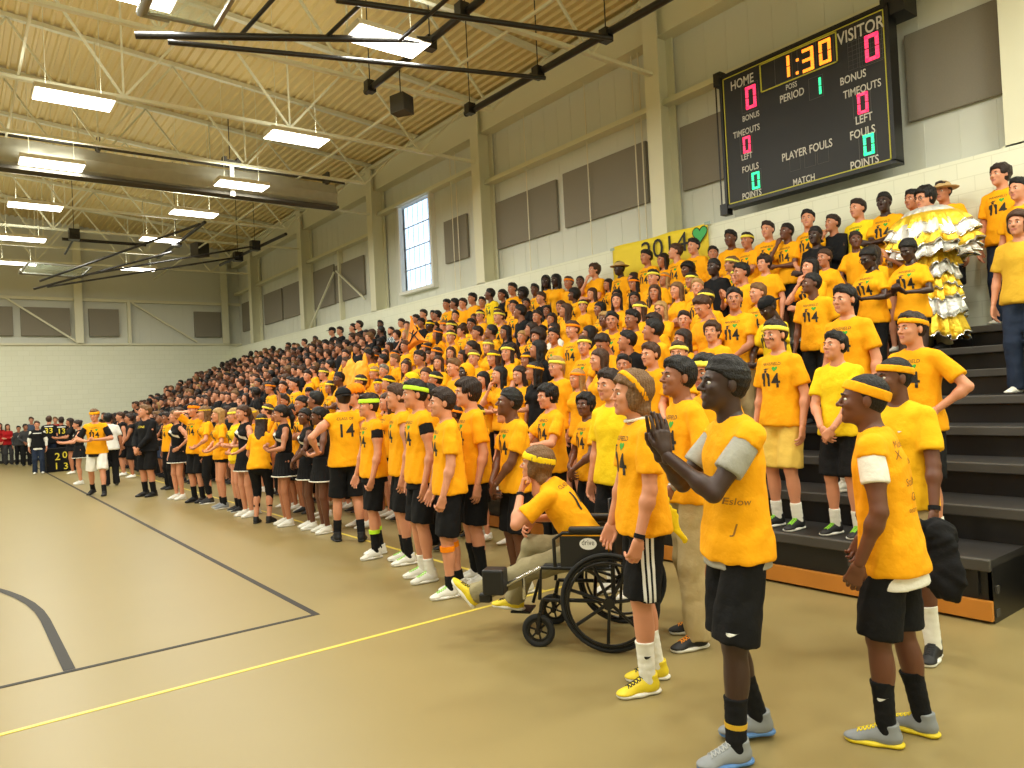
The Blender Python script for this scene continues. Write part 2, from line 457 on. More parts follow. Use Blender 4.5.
def body_geo(J, sex, h, hh, feet=True):
    w = 1 if sex == 'm' else .87
    pr = torso(J, sex)
    pr.append(caps(J['neck'] - J['u'] * .03, J['head'] + J['Mh'] @ np.array((0, -.03, -.09)), .055 * w, .050 * w, .03))
    for n in 'LR':
        s = 1 if n == 'R' else -1; k, a, hp = J['kn' + n], J['an' + n], J['hip' + n]
        back = unit(np.array((0, -1.0, 0)) - unit(a - k) * (unit(a - k) @ np.array((0, -1.0, 0))))
        pr += [caps(hp, k, .086, .054, .03), caps(k, a, .052, .034, .02), ell(k + (a - k) * .33 + back * .014, (.047, .047, .047 + .06), .03, M=np.stack([unit(np.cross(back, a - k)), back, unit(a - k)], 1))]
        fd = rot('Z', J['yaw' + n]) @ rot('X', J['toe' + n]) @ np.array((0, 1.0, 0)); dn = rot('Z', J['yaw' + n]) @ rot('X', J['toe' + n]) @ np.array((0, 0, -1.0))
        pr += [caps(a + dn * .03, a + fd * .11 + dn * .05, .034, .028, .02)]
        sh, e, wr = J['sh' + n], J['el' + n], J['wr' + n]
        pr += [caps(sh, e, .050 * w, .038 * w, .03), caps(e, wr, .038 * w, .0255 * w, .015), ell(e + (wr - e) * .25, (.0395 * w,) * 3, .03), ell(sh + (e - sh) * .42, (.050 * w,) * 3, .04)]
    V, Q = solid(pr, h)
    H = head_geo(sex, hh); Vh = H[0] @ J['Mh'].T + J['head']
    gs = [(V, Q, 0), (Vh, H[1], H[2])]
    for n in 'LR':
        s = 1 if n == 'R' else -1; fd, pd, cu = J['hd' + n]
        pd = unit(pd - fd * (pd @ fd)); th = np.cross(fd, pd) * -s if False else np.cross(fd, pd) * s
        B = np.eye(4); sc = 1.0 * (1 if sex == 'm' else .9); B[:3, 0] = -th * sc; B[:3, 1] = fd * sc; B[:3, 2] = pd * sc; B[:3, 3] = J['wr' + n] + fd * .012
        v, q = xf(hand_geo(cu, hh), B); gs.append((v, q, 0))
    return joinq(gs)

def folds(a, sx=0, sc=1.0):
    def fn(X, Y, Z):
        q = 19 * sc
        return a * (np.sin(q * (Z * 1.1 + X * .9 + .35 * np.sin(9 * Y + 5 * X) + sx)) * .6 + np.sin(q * 1.9 * (Y * .8 - X * .5 + Z * .25 + .1 * np.sin(17 * Z + sx))) * .4 + np.sin(q * .8 * (Z - Y * 1.3) + 3 * sx) * .5)
    return ('f', fn)
def shirt_geo(J, sex, style, h, seed=0.0, hem=None):
    """tee, sleeveless, cheer, long, under (sleeve only)"""
    u, f, r, pel = J['u'], J['f'], J['ft'], J['pel']
    g = .016 if style != 'cheer' else .008
    seat = J.get('seated')
    hemz = hem if hem is not None else (-.09 if style != 'cheer' else .03)
    body = torso(J, sex, g, low=True)
    w = 1 if sex == 'm' else .88
    if style != 'cheer':
        body.append(caps(J['chest'] - u * .04, pel + u * hemz * .8, .146 * w, .208 * (1 if sex == 'm' else .97), .04, flat=(J['ft'], .74)))
    body.append(caps(J['neck'] - u * .02, J['neck'] + u * .01, .066 * w, .060 * w, .03))
    nk = J['neck'] + u * .045 + f * .012
    body += [cut(pel + u * hemz, -u, .008)]
    out = [('g', body, .02)]
    ln = {'tee': .70, 'sleeveless': .13, 'cheer': .02, 'long': 1.0, 'jersey': .2}[style]
    for n in 'LR':
        sh, e, wr = J['sh' + n], J['el' + n], J['wr' + n]; d = e - sh; dr = unit(d)
        if ln > .1:
            end = sh + d * ln
            sl = [caps(sh - dr * .01, sh + d * (ln + .1), (.057 if ln > .2 else .064) * w, (.071 if ln < .9 else .055) * w, .03)]
            if style == 'long':
                sl += [caps(e, e + (wr - e) * .96, .056, .042, .02), cut(e + (wr - e) * .93, unit(wr - e), .004)]
            else: sl.append(cut(end, dr, .004))
            out.append(('g', sl, .018))
        else:
            pass
    out.append(ell(nk, (.068 * w, .066 * w, .058), .008, '-', M=np.stack([J['r'], f, u], 1)))
    out.append(folds(.0042 if style != 'cheer' else .0015, seed))
    return solid(out, h)
def bottom_geo(J, sex, style, h, seed=0.0):
    p, u = J['pel'], J['u']; out = []
    Mp = np.stack([unit(np.cross(J['f'], u)), J['f'], u], 1)
    top = cut(p + u * (.06 if style != 'skirt' else .10), u, .006)
    if style == 'skirt':
        def pleat(X, Y, Z):
            return .006 * np.sin(26 * np.arctan2(Y - p[1], X - p[0])) * np.clip((p[2] + .02 - Z) * 8, 0, 1)
        out = [('g', [ell(p, (.172, .128, .16), .05, M=Mp), caps(p + u * .02, p - u * .34, .160, .262, .03, flat=((0, 1, 0), .82)), cut(p - u * .23, -u, .005), top], .01), ('f', pleat)]
        return solid(out, h)
    ln = {'shorts': 1.0, 'short': .30, 'pants': 2.0, 'leggings': 1.8, 'capri': 1.6}[style]
    g = .010 if style in ('leggings', 'short') else .022
    pel = [ell(p - u * .035, (.158 + g * .8, .116 + g * .5, .125), .04, M=Mp), top]
    out.append(('g', pel, .02))
    for n in 'LR':
        hp, k, a = J['hip' + n], J['kn' + n], J['an' + n]; s = 1 if n == 'R' else -1
        if ln <= 1.0:
            e = hp + (k - hp) * min(ln, .97)
            leg = [caps(hp + (k - hp) * .08, hp + (k - hp) * (ln + .15), .086 + g * .4, (.104 if style == 'shorts' else .098), .02), cut(e, unit(k - hp), .004)]
        else:
            rk, ra = (.078, .072) if style == 'pants' else (.062, .046)
            e = k + (a - k) * (ln - 1.0)
            leg = [caps(hp, k, .094 + g * .4, rk, .02), caps(k, k + (a - k) * min(ln - 1 + .1, 1.06), rk, ra, .03), cut(e if ln < 2 else a - np.array((0, 0, .035)), unit(a - k), .004)]
        out.append(('g', leg, .03))
    out.append(folds(.0015 if style == 'leggings' else .0045, seed + 1.3))
    return solid(out, h)
def sock_geo(J, n, hgt, h):
    k, a = J['kn' + n], J['an' + n]; d = unit(k - a)
    pr = [caps(a - d * .03, a + d * (hgt + .05), .043, .040 + .05 * hgt, .01), ell(k + (a - k) * .33, (.052, .052, .11), .03), cut(a + d * hgt, d, .003)]
    pr.append(('f', lambda X, Y, Z: .0007 * np.sin(150 * Z)))
    return solid(pr, h)
def shoe_geo(h, high=False):
    """ankle joint at the origin, ground at z=-.085, toes along +Y"""
    def mk():
        up = [ell((0, -.012, -.045), (.040, .055, .045), .02), caps((0, .02, -.042), (0, .125, -.058), .040, .030, .03, flat=((0, 0, 1), .85)),
              ell((0, .135, -.062), (.043, .052, .022), .02), caps((0, -.020, -.03), (0, -.010, .04 if high else .026), .040, .045, .02), caps((0, .03, -.02), (0, .10, -.048), .030, .026, .02),
              cut((0, 0, .055 if high else .022), (0, .10, 1), .004), ell((0, -.002, .045), (.033, .038, .03), .004, '-'), cut((0, 0, -.066), (0, 0, -1), .002)]
        so = [caps((0, -.035, -.072), (0, .06, -.072), .043, .040, .02, flat=((0, 0, 1), .4)), caps((0, .06, -.072), (0.004, .135, -.072), .044, .048, .02, flat=((0, 0, 1), .4)), cut((0, 0, -.085), (0, 0, -1), .002), cut((0, 0, -.060), (0, 0, 1), .002)]
        return solid(up, h), solid(so, min(h, .006))
    return cached(('shoe', h, high), mk)

# hair, bands and hats, in head coordinates
def hair_geo(style, h):
    def mk():
        def strands(a, q=46):
            return ('f', lambda X, Y, Z: a * np.sin(q * np.arctan2(X, Y + .01) * 1.0 + 30 * Z * np.sin(3 * X)) + a * .7 * np.sin(70 * Z + 60 * X + 40 * Y))
        hl = [cut((0, .078, .066), (0, .55, -.84), .012)]
        sides = [cut((0, .018, -.02), (0, 1, .12), .006), cut((0, -.045, -.078), (0, .45, -.9), .006)]
        def cap_(gx, ear=True, low=0.0):
            o = ell((0, -.014, .034), (.078 + gx, .099 + gx, .089 + gx), .01)
            back = ell((0, -.034, -.012 - low), (.059 + gx * .5, .064 + gx * .6, .066 + low), .02)
            A = ('g', [o, cut((0, .086, .066), (0, .50, -.86), .010)], .004)
            B = ('g', [o, back] + sides[:1] + [cut((0, -.045, -.068 - low), (0, .35, -.9), .006)], .01)
            r = [A, B]
            if ear: r += [ell((s * .082, -.002, -.022), (.020, .026, .040), .006, '-') for s in (-1, 1)]
            return r
        if style == 'buzz': pr = cap_(.003) + [strands(.0006)]
        elif style == 'short': pr = cap_(.010) + [ell((0, .050, .100), (.050, .040, .022), .02), ell((.02, .0, .118), (.05, .06, .018), .02), strands(.0034, 38), ('f', lambda X, Y, Z: .0045 * np.clip((Z - .03) * 20, 0, 1) * np.sin(75 * X + 20 * Y) * np.sin(60 * Y + 30 * Z))]
        elif style == 'crop': pr = cap_(.008) + [ell((0, .0, .11), (.055, .07, .022), .02), ('f', lambda X, Y, Z: .0018 * np.sin(150 * X) * np.sin(150 * Y) + .0015 * np.sin(170 * Z))]
        elif style == 'shaggy': pr = cap_(.018, ear=False, low=.012) + [ell((s * .064, .03, .03), (.020, .036, .04), .012) for s in (-1, 1)] + [ell((.01, .064, .084), (.058, .030, .024), .02), strands(.0045, 26), ('f', lambda X, Y, Z: .004 * np.sin(60 * X + 25 * Z) * np.sin(50 * Y))]
        elif style == 'mop': pr = cap_(.020, ear=False, low=.05) + [ell((s * .068, .015, -.02), (.020, .036, .07), .012) for s in (-1, 1)] + [ell((0, -.06, -.09), (.07, .04, .06), .02), strands(.003, 34)]
        elif style == 'afro': pr = cap_(.038, ear=False, low=.02) + [('f', lambda X, Y, Z: .004 * np.sin(120 * X) * np.sin(120 * Y) * np.sin(120 * Z))]
        elif style in ('long', 'pony', 'bun'):
            pr = cap_(.012, ear=(style != 'long'), low=.0)
            if style == 'long':
                pr += [caps((s * .066, -.005, .02), (s * .075, -.012, -.20), .024, .026, .02) for s in (-1, 1)]
                pr += [caps((0, -.07, .0), (0, -.088, -.30), .052, .060, .03, flat=((0, 1, 0), .6)), caps((.04, -.06, -.02), (.05, -.07, -.27), .04, .04, .03, flat=((0, 1, 0), .6)), caps((-.04, -.06, -.02), (-.05, -.07, -.27), .04, .04, .03, flat=((0, 1, 0), .6))]
            elif style == 'pony': pr += [ell((0, -.115, .055), (.026, .03, .026), .01), caps((0, -.13, .05), (0, -.155, -.08), .030, .036, .02), caps((0, -.155, -.08), (0, -.125, -.24), .036, .014, .03)]
            else: pr += [ell((0, -.105, .075), (.045, .04, .04), .01)]
            pr.append(strands(.0022, 40))
        return solid(pr, h)
    return cached(('hair', style, h), mk)
def band_geo(tilt, gx, h, w=.019, knot=False):
    def mk():
        n = np.array((0, math.sin(R(tilt)), math.cos(R(tilt)))); c = np.array((0, 0, .052))
        pr = [ell((0, -.013, .034), (.078 + gx, .099 + gx, .092 + gx), .004), cut(c + n * w, n, .004), cut(c - n * w, -n, .004)]
        pr.append(('f', lambda X, Y, Z: .0012 * np.sin(90 * np.arctan2(X, Y))))
        g = solid(pr, h)
        return g
    return cached(('band', tilt, gx, h, w), mk)
def hat_geo(kind, h):
    def mk():
        dome = [ell((0, -.013, .04), (.094, .114, .098), .004), cut((0, 0, .040), (0, -.1, -1), .004)]
        if kind == 'beanie': pr = [ell((0, -.013, .04), (.092, .112, .105), .004), cut((0, 0, .030), (0, -.25, -1), .006)]
        elif kind == 'cap': pr = [('g', dome, .002), ('g', [ell((0, .125, .042), (.072, .075, .05), .004), cut((0, 0, .048), (0, .1, 1), .002), cut((0, 0, .036), (0, -.1, -1), .002)], .003)]
        elif kind == 'capback': pr = [('g', dome, .002), ('g', [ell((0, -.15, .042), (.070, .07, .05), .004), cut((0, 0, .050), (0, -.1, 1), .002), cut((0, 0, .038), (0, .1, -1), .002)], .003)]
        elif kind == 'brim': pr = [('g', dome, .002), ('g', [ell((0, -.01, .04), (.17, .18, .05), .004), cut((0, 0, .050), (0, 0, 1), .002), cut((0, 0, .036), (0, 0, -1), .002)], .003)]
        elif kind == 'scarf': pr = [ell((0, -.013, .045), (.098, .118, .10), .004), ell((0, -.05, .04), (.09, .10, .09), .02), cut((0, .07, .052), (0, .35, -1), .004), ('f', lambda X, Y, Z: .003 * np.sin(60 * Z + 30 * X))]
        elif kind == 'hood':
            pr = [ell((0, -.02, .02), (.108, .125, .125), .004), caps((0, -.03, -.03), (0, -.02, -.15), .095, .10, .03), ell((0, .10, -.01), (.075, .09, .10), .012, '-'), ell((0, 0, 0), (.09, .11, .115), .004, '-')]
        elif kind == 'pumpkin': pr = [ell((0, -.013, .075), (.11, .12, .085), .004), cut((0, 0, .035), (0, -.1, -1), .006), ('f', lambda X, Y, Z: .006 * np.sin(10 * np.arctan2(X, Y)))]
        return solid(pr, h)
    return cached(('hat', kind, h), mk)
# ------------------------------------------------------------------ lettering and prints laid on cloth
def cast_print(items, sg, J, face=1, off=.003, cen=None, side=None):
    """items [(verts2d, faces, slot)] in metres on the chest plane -> mesh lying on the shirt; face 1 chest, -1 back"""
    V, Q = sg
    bv = BVHTree.FromPolygons([tuple(p) for p in V], [tuple(q) for q in Q])
    n = side if side is not None else J['ft'] * face
    u = J['u']; rt = unit(np.cross(u, n)); c = J['chest'] if cen is None else cen
    import bmesh
    bm = bmesh.new(); ok = 0
    for vs, fs, slot in items:
        vv = [bm.verts.new((x, y, 0)) for x, y in vs]
        for f in fs:
            try: bm.faces.new([vv[i] for i in f]).material_index = slot
            except ValueError: pass
    bmesh.ops.triangulate(bm, faces=bm.faces[:])
    for _ in range(3):
        ed = [e for e in bm.edges if e.calc_length() > .022]
        if not ed: break
        bmesh.ops.subdivide_edges(bm, edges=ed, cuts=1); bmesh.ops.triangulate(bm, faces=bm.faces[:])
    bad = []
    for v in bm.verts:
        o = c + rt * v.co.x + u * v.co.y + n * .6
        hit = bv.ray_cast(Vector(o), Vector(-n))
        if hit[0] is None: bad.append(v); continue
        v.co = Vector(np.array(hit[0]) + n * off)
    bmesh.ops.delete(bm, geom=bad, context='VERTS')
    me = bpy.data.meshes.new('print'); bm.to_mesh(me); bm.free()
    for p in me.polygons: p.use_smooth = True
    me.materials.append(None); me.materials.append(None)
    return me
def shift(g, dx, dy, slot=0, sx=1.0, shear=0.0):
    return [(x * sx + dx + y * shear, y + dy) for x, y in g[0]], g[1], slot
def heart(cx, cy, s, slot=1):
    pts = []
    for i in range(24):
        t = 2 * math.pi * i / 24; pts.append((cx + s * .062 * 16 * math.sin(t) ** 3, cy + s * .062 * (13 * math.cos(t) - 5 * math.cos(2 * t) - 2 * math.cos(3 * t) - math.cos(4 * t))))
    return pts, [tuple(range(24))[::-1]], slot
def blob(pts, slot=0): return pts, [tuple(range(len(pts)))], slot
def figure(cx, cy, s):
    """the small dark standing figure with a flat cap printed beside the 4"""
    P = lambda l: [(cx + s * x, cy + s * y) for x, y in l]
    it = [blob(P([(-.30, .92), (0, 1.02), (.38, .98), (.05, .88)])), blob(P([(-.14, .86), (.12, .86), (.14, .68), (-.12, .66)])),
          blob(P([(-.42, .62), (-.2, .66), (.0, .64), (-.06, .1), (-.12, -.1), (-.34, -.1), (-.30, .1), (-.46, .3)])),
          blob(P([(.06, .64), (.3, .64), (.46, .5), (.44, .2), (.40, -.1), (.2, -.1), (.22, .2)])),
          blob(P([(-.40, -.08), (-.12, -.08), (-.16, -.42), (-.38, -.42)])), blob(P([(.18, -.08), (.42, -.08), (.44, -.42), (.22, -.42)]))]
    return it
def chest_print(sg, J, lean14=True, face=1):
    t = text_geo('4', .17, .012); w = text_geo('MANSFIELD', .036, .0)
    it = [shift(w, 0, .085, 0), shift(t, .055, -.10, 0, .9), heart(.045, .055, .026, 1)] + figure(-.045, -.045, .105)
    return cast_print(it, sg, J, face)
def back_print(sg, J):
    it = [shift(text_geo('CLASS OF', .044, .0), 0, .10), shift(text_geo('14', .21, .014), 0, -.09, 0, .95)]
    return cast_print(it, sg, J, -1)
def scrawl(sg, J, words, face=-1):
    it = [shift(text_geo(wd, s, .0), x, y, 0, 1, sh) for wd, x, y, s, sh in words]
    return cast_print(it, sg, J, face)
def swoosh(s, slot=0):
    top = [(-.5, .02), (-.36, -.10), (-.2, -.16), (0, -.13), (.25, -.03), (.5, .10)]
    bot = [(.5, .10), (.15, -.10), (-.05, -.21), (-.28, -.30), (-.44, -.26), (-.52, -.13)]
    return blob([(x * s, y * s) for x, y in (top + bot[1:])[::-1]], slot)

# ------------------------------------------------------------------ poses
def H(x, y, z, pole, fd=None, pd=(0, -1, 0), cu=.35): return ((x, y, z), pole, fd, pd, cu)
POSES = {
 'stand': dict(hands=dict(R=H(.245, .05, .87, (.5, -1, 0), (0, .15, -1), (-1, .2, 0)), L=H(-.245, .05, .87, (-.5, -1, 0), (0, .15, -1), (1, .2, 0)))),
 'stand2': dict(head=(20, 5), twist=5, hands=dict(R=H(.25, .10, .88, (.5, -1, 0), (0, .25, -1), (-1, .2, 0)), L=H(-.235, .02, .87, (-.5, -1, 0), (0, .1, -1), (1, .2, 0)))),
 'crossed': dict(head=(8, 0), hands=dict(R=H(-.09, .205, 1.16, (1, -.1, -1), (-1, .05, .25), (0, -1, 0), .3), L=H(.10, .245, 1.13, (-1, -.1, -1), (1, .0, .25), (0, -1, 0), .3))),
 'clap': dict(head=(0, 0), hands=dict(R=H(.045, .31, 1.28, (.8, -.3, -1), (-.15, .5, .9), (-1, 0, 0), .12), L=H(-.045, .31, 1.28, (-.8, -.3, -1), (.15, .5, .9), (1, 0, 0), .12))),
 'clasp': dict(head=(-10, 8), hands=dict(R=H(.06, .21, .94, (1, -.5, 0), (-.7, .1, -.7), (0, -1, 0), .5), L=H(-.06, .23, .93, (-1, -.5, 0), (.7, .1, -.7), (0, -1, 0), .5))),
 'phone': dict(head=(0, -22), hands=dict(R=H(.06, .28, 1.14, (1, -.4, -.6), (-.4, .6, .5), (-.3, -.3, 1), .7), L=H(-.06, .28, 1.14, (-1, -.4, -.6), (.4, .6, .5), (.3, -.3, 1), .7))),
 'face': dict(head=(-5, 5), hands=dict(R=H(.075, .165, 1.43, (.6, .2, -1), (-.2, -.2, 1), (-.3, -1, 0), .8), L=H(.08, .21, 1.13, (-1, -.2, -1), (1, .1, .2), (0, -1, 0), .3))),
 'hips': dict(head=(15, 4), hands=dict(R=H(.185, .07, 1.02, (1, -.5, 0), (-.25, .8, -.4), (-1, -.2, 0), .5), L=H(-.245, .05, .87, (-.5, -1, 0), (0, .15, -1), (1, .2, 0)))),
 'raise': dict(head=(0, 8), hands=dict(R=H(.26, .12, 1.82, (1, .2, 0), (0, .1, 1), (0, 1, 0), .15), L=H(-.245, .05, .87, (-.5, -1, 0), (0, .15, -1), (1, .2, 0)))),
 'lookl': dict(head=(32, 3), hands=dict(R=H(.06, .22, 1.0, (1, -.5, 0), (-.7, .1, -.6), (0, -1, 0), .5), L=H(-.08, .25, .98, (-1, -.5, 0), (.7, .1, -.6), (0, -1, 0), .5))),
 'lookr': dict(head=(-32, 6), lean=4, hands=dict(R=H(.245, .08, .87, (.5, -1, 0), (0, .2, -1), (-1, .2, 0)), L=H(-.25, .0, .88, (-.5, -1, 0), (0, .1, -1), (1, .2, 0)))),
 'down': dict(head=(5, -28), lean=8, hands=dict(R=H(.08, .30, 1.0, (1, -.5, 0), (-.5, .5, -.3), (0, -.3, 1), .6), L=H(-.08, .30, 1.02, (-1, -.5, 0), (.5, .5, -.3), (0, -.3, 1), .6))),
}
RES = dict(hi=(.010, .0045, .010, .006), mid=(.0135, .0065, .0135, .009), lo=(.024, .011, .024, .015))

def feet_pair(root, J, M, socks, shoes, res, key):
    hs = {'hi': .0055, 'mid': .008, 'lo': .015}[res]
    for n in 'LR':
        if socks:
            sm = cached(('sock', key, n, socks[1], hs), lambda: newmesh('sock', *sock_geo(J, n, socks[1], hs)))
            put('sock', sm, M[socks[0]] if isinstance(socks[0], str) else socks[0], root)
        if shoes:
            col, sole, lace = (list(shoes) + [None, None])[:3]
            high = len(shoes) > 3
            up, so = shoe_geo(hs, high)
            B = Matrix.Translation(J['an' + n].tolist()) @ Matrix.Rotation(R(J['yaw' + n]), 4, 'Z') @ Matrix.Rotation(R(J['toes'].get(n, 0)), 4, 'X')
            s = put('shoe', cached(('shoem', hs, high), lambda: newmesh('shoe', *up)), col, root, B)
            if res != 'lo':
                put('sole', cached(('solem', hs), lambda: newmesh('sole', *so)), sole, s)
                if lace:
                    def lm():
                        bv = BVHTree.FromPolygons([tuple(p) for p in up[0]], [tuple(q) for q in up[1]]); b = MB()
                        for i in range(5):
                            y = .045 + .018 * i
                            for sg in (-1, 1):
                                pts = []
                                for t in np.linspace(-1, 1, 6):
                                    h_ = bv.ray_cast(Vector((.020 * t, y + sg * .007 * t, .3)), Vector((0, 0, -1)))
                                    if h_[0]: pts.append(h_[0] + Vector((0, 0, .002)))
                                if len(pts) > 2: b.tube(pts, .0032, 5)
                        o = b.build('laces', lace); me = o.data; bpy.data.objects.remove(o); return me
                    put('laces', cached(('lace', hs, high, lace.name), lm), lace, s)

def person(pos, heading, height=1.75, sex='m', skin='fair', hair=('short', 'dark'), band=None, hat=None, top=('tee', GOLD), bottom=('shorts', BLACK),
           socks=None, shoes=(RUBB, RUBW), pose='stand', res='mid', label=None, group=None, prn='front', under=None, hem=None, seed=0, build=1.0, root=None, tweak=None, cat='person', mesh_only=False):
    P = dict(POSES[pose]) if isinstance(pose, str) else dict(pose)
    pk = pose if isinstance(pose, str) else repr(pose)
    key = (pk, sex, res)
    J = cached(('J', pk, sex), lambda: joints(P, sex)); J['toes'] = P.get('toe', {})
    hb, hh, hc, hr = RES[res]
    bme = cached(('body',) + key, lambda: (lambda g: newmesh('body', g[0], g[1], g[2], nm=5))(body_geo(J, sex, hb, hh)))
    if root is None: root = empty('person', pos, R(heading - 90), 1.0)
    s = height / 1.75; root.scale = (s * build, s * build, s)
    tag(root, label, cat, group)
    put('body', bme, [SKINS[skin], LIPS[skin], EYEW, IRIS, HAIRS[hair[1] if hair else 'dark']], root)
    tk = ('shirt', pk, sex, top[0], hc, hem)
    sg = cached(tk + ('g',), lambda: shirt_geo(J, sex, top[0], hc, seed=(sum(map(ord, pk)) % 7), hem=hem))
    sh = put('shirt', cached(tk, lambda: newmesh('shirt', *sg)), top[1], root)
    if prn == 'front': put('chest_print', cached(tk + ('pf',), lambda: chest_print(sg, J)), [PRINT, GREENP], sh)
    elif prn == 'back': put('back_print', cached(tk + ('pb',), lambda: back_print(sg, J)), [PRINT, GREENP], sh)
    elif prn == 'both':
        put('chest_print', cached(tk + ('pf',), lambda: chest_print(sg, J)), [PRINT, GREENP], sh); put('back_print', cached(tk + ('pb',), lambda: back_print(sg, J)), [PRINT, GREENP], sh)
    elif callable(prn): prn(sg, J, sh)
    if under:      # an undershirt whose sleeves show below a cut-off shirt
        um = cached(('under', pk, sex, hc, under[1]), lambda: newmesh('undershirt', *under_geo(J, sex, hc, under[1], under[2] if len(under) > 2 else -.15)))
        put('undershirt', um, under[0], root)
    bn = {'shorts': 'shorts', 'short': 'shorts', 'pants': 'trousers', 'leggings': 'leggings', 'capri': 'leggings', 'skirt': 'skirt'}[bottom[0]]
    bo = put(bn, cached(('bot', pk, sex, bottom[0], hc), lambda: newmesh(bn, *bottom_geo(J, sex, bottom[0], hc, seed))), bottom[1], root)
    Mh = Matrix.Translation(J['head'].tolist()) @ Matrix(J['Mh'].tolist()).to_4x4()
    if hair: put('hair', cached(('hairm', hair[0], hr), lambda: newmesh('hair', *hair_geo(hair[0], hr))), HAIRS[hair[1]], root, Mh)
    if hat: put({'cap': 'cap', 'capback': 'cap', 'beanie': 'beanie', 'brim': 'hat', 'scarf': 'head_scarf', 'hood': 'hood', 'pumpkin': 'hat'}[hat[0]], cached(('hatm', hat[0], hr), lambda: newmesh('hat', *hat_geo(hat[0], min(hr, .012)))), hat[1], root, Mh)
    if band:
        tl = band[1] if len(band) > 1 else -8; gx = .025 if hair and hair[0] in ('shaggy', 'mop', 'afro') else .018
        if hair and hair[0] == 'afro': gx = .044
        if hair and hair[0] in ('buzz', 'crop'): gx = .014
        put('headband', cached(('bandm', tl, gx, hr), lambda: newmesh('headband', *band_geo(tl, gx, min(hr, .011), band[2] if len(band) > 2 else .019))), band[0], root, Mh)
    feet_pair(root, J, {}, socks, shoes, res, (pk, sex))
    root['_j'] = 0; del root['_j']
    return root, J, sg, bo
def under_geo(J, sex, h, ln, hemz):
    out = []; w = 1 if sex == 'm' else .88; pel, u = J['pel'], J['u']
    body = torso(J, sex, .001) + [caps(pel + u * .05, pel + u * hemz, .150 * w, .184 * w, .04, flat=(J['ft'], .77)), cut(pel + u * hemz, -u, .005)]
    out.append(('g', body, .005))
    for n in 'LR':
        sh, e = J['sh' + n], J['el' + n]; d = e - sh; dr = unit(d)
        out.append(('g', [caps(sh - dr * .0, sh + d * (min(ln, 1) + .1 * (ln < 1)), .059 * w, .064 * w, .01)] + ([cut(sh + d * ln, dr, .004)] if ln < 1 else [caps(e, e + (J['wr' + n] - e) * min(ln - 1, .95), .050, .038, .02)]), .005))
    out.append(folds(.0018, 2.0))
    return solid(out, h)
# ------------------------------------------------------------------ the gym
WX, SX, FARY, BACKY, LEFTX = 10.43, 10.95, 35.0, -4.0, -14.5      # block wall face, siding face, far wall, near wall, left wall
BT = 4.45                                                        # top of the block wall
RIDGE = -4.0
def deck_z(X): return 9.0 + .09 * (SX - X) if X > RIDGE else 9.0 + .09 * (SX - RIDGE) - .09 * (RIDGE - X)

def floor_mat():
    m = mat('gym floor', srgb(144, 128, 84), 0.36, noise=(0.7, 0.05), spec=0.35)
    return m
struct('floor', MB().box((LEFTX, BACKY, -.1), (SX + .3, FARY + .3, 0)).build('floor', floor_mat()))
LINE = mat('charcoal court line', srgb(54, 51, 48), 0.6, spec=.2); YLINE = mat('yellow court line', srgb(226, 204, 84), 0.4)
struct('trim_1', MB().box((2.30, 5.81, 0), (2.352, 31.4, .003)).box((-12.8, 5.81, 0), (2.30, 5.855, .003)).build('trim_1', LINE))
b = MB(); pts = [(.59, 5.856)] + [(-5.26 + 5.85 * math.cos(t), 7.44 + 5.85 * math.sin(t)) for t in np.linspace(0, math.pi, 48)] + [(-11.11, 5.856)]
for i in range(len(pts) - 1):
    (x0, y0), (x1, y1) = pts[i], pts[i + 1]; L = math.hypot(x1 - x0, y1 - y0); nx, ny = -(y1 - y0) / L * .036, (x1 - x0) / L * .036
    b.add([(x0 + nx, y0 + ny, .004), (x0 - nx, y0 - ny, .004), (x1 - nx, y1 - ny, .004), (x1 + nx, y1 + ny, .004)], [(0, 1, 2, 3)])
struct('trim_2', b.build('trim_2', LINE))
struct('trim_3', MB().box((-12.8, 4.95, 0), (4.3, 4.985, .003)).box((4.02, 4.985, 0), (4.06, 30, .003)).build('trim_3', YLINE))

def block_mat():
    m = mat('painted block', srgb(232, 234, 212), 0.6); nt = m.node_tree; b = nt.nodes['Principled BSDF']
    tc = nt.nodes.new('ShaderNodeTexCoord'); sep = nt.nodes.new('ShaderNodeSeparateXYZ'); cb = nt.nodes.new('ShaderNodeCombineXYZ'); ad = nt.nodes.new('ShaderNodeMath')
    nt.links.new(tc.outputs['Object'], sep.inputs[0]); nt.links.new(sep.outputs[0], ad.inputs[0]); nt.links.new(sep.outputs[1], ad.inputs[1])
    nt.links.new(ad.outputs[0], cb.inputs[0]); nt.links.new(sep.outputs[2], cb.inputs[1])
    br = nt.nodes.new('ShaderNodeTexBrick'); br.inputs['Scale'].default_value = 1; br.inputs['Brick Width'].default_value = .4; br.inputs['Row Height'].default_value = .2
    br.inputs['Mortar Size'].default_value = .006; br.inputs['Color1'].default_value = (*srgb(232, 234, 212), 1); br.inputs['Color2'].default_value = (*srgb(229, 231, 208), 1); br.inputs['Mortar'].default_value = (*srgb(218, 220, 196), 1)
    nt.links.new(cb.outputs[0], br.inputs['Vector']); nt.links.new(br.outputs['Color'], b.inputs['Base Color'])
    return m
BLOCK = block_mat()
SIDING = mat('cream metal siding', srgb(212, 214, 202), 0.55)
STEEL = mat('cream painted steel', srgb(222, 220, 192), 0.5)
DECK = mat('tan roof deck', srgb(222, 200, 138), 0.45)
PANEL = mat('grey acoustic panel', srgb(136, 130, 116), 0.9, noise=(60, .08))
FRAMEW = mat('white window frame', srgb(226, 226, 218), 0.5)

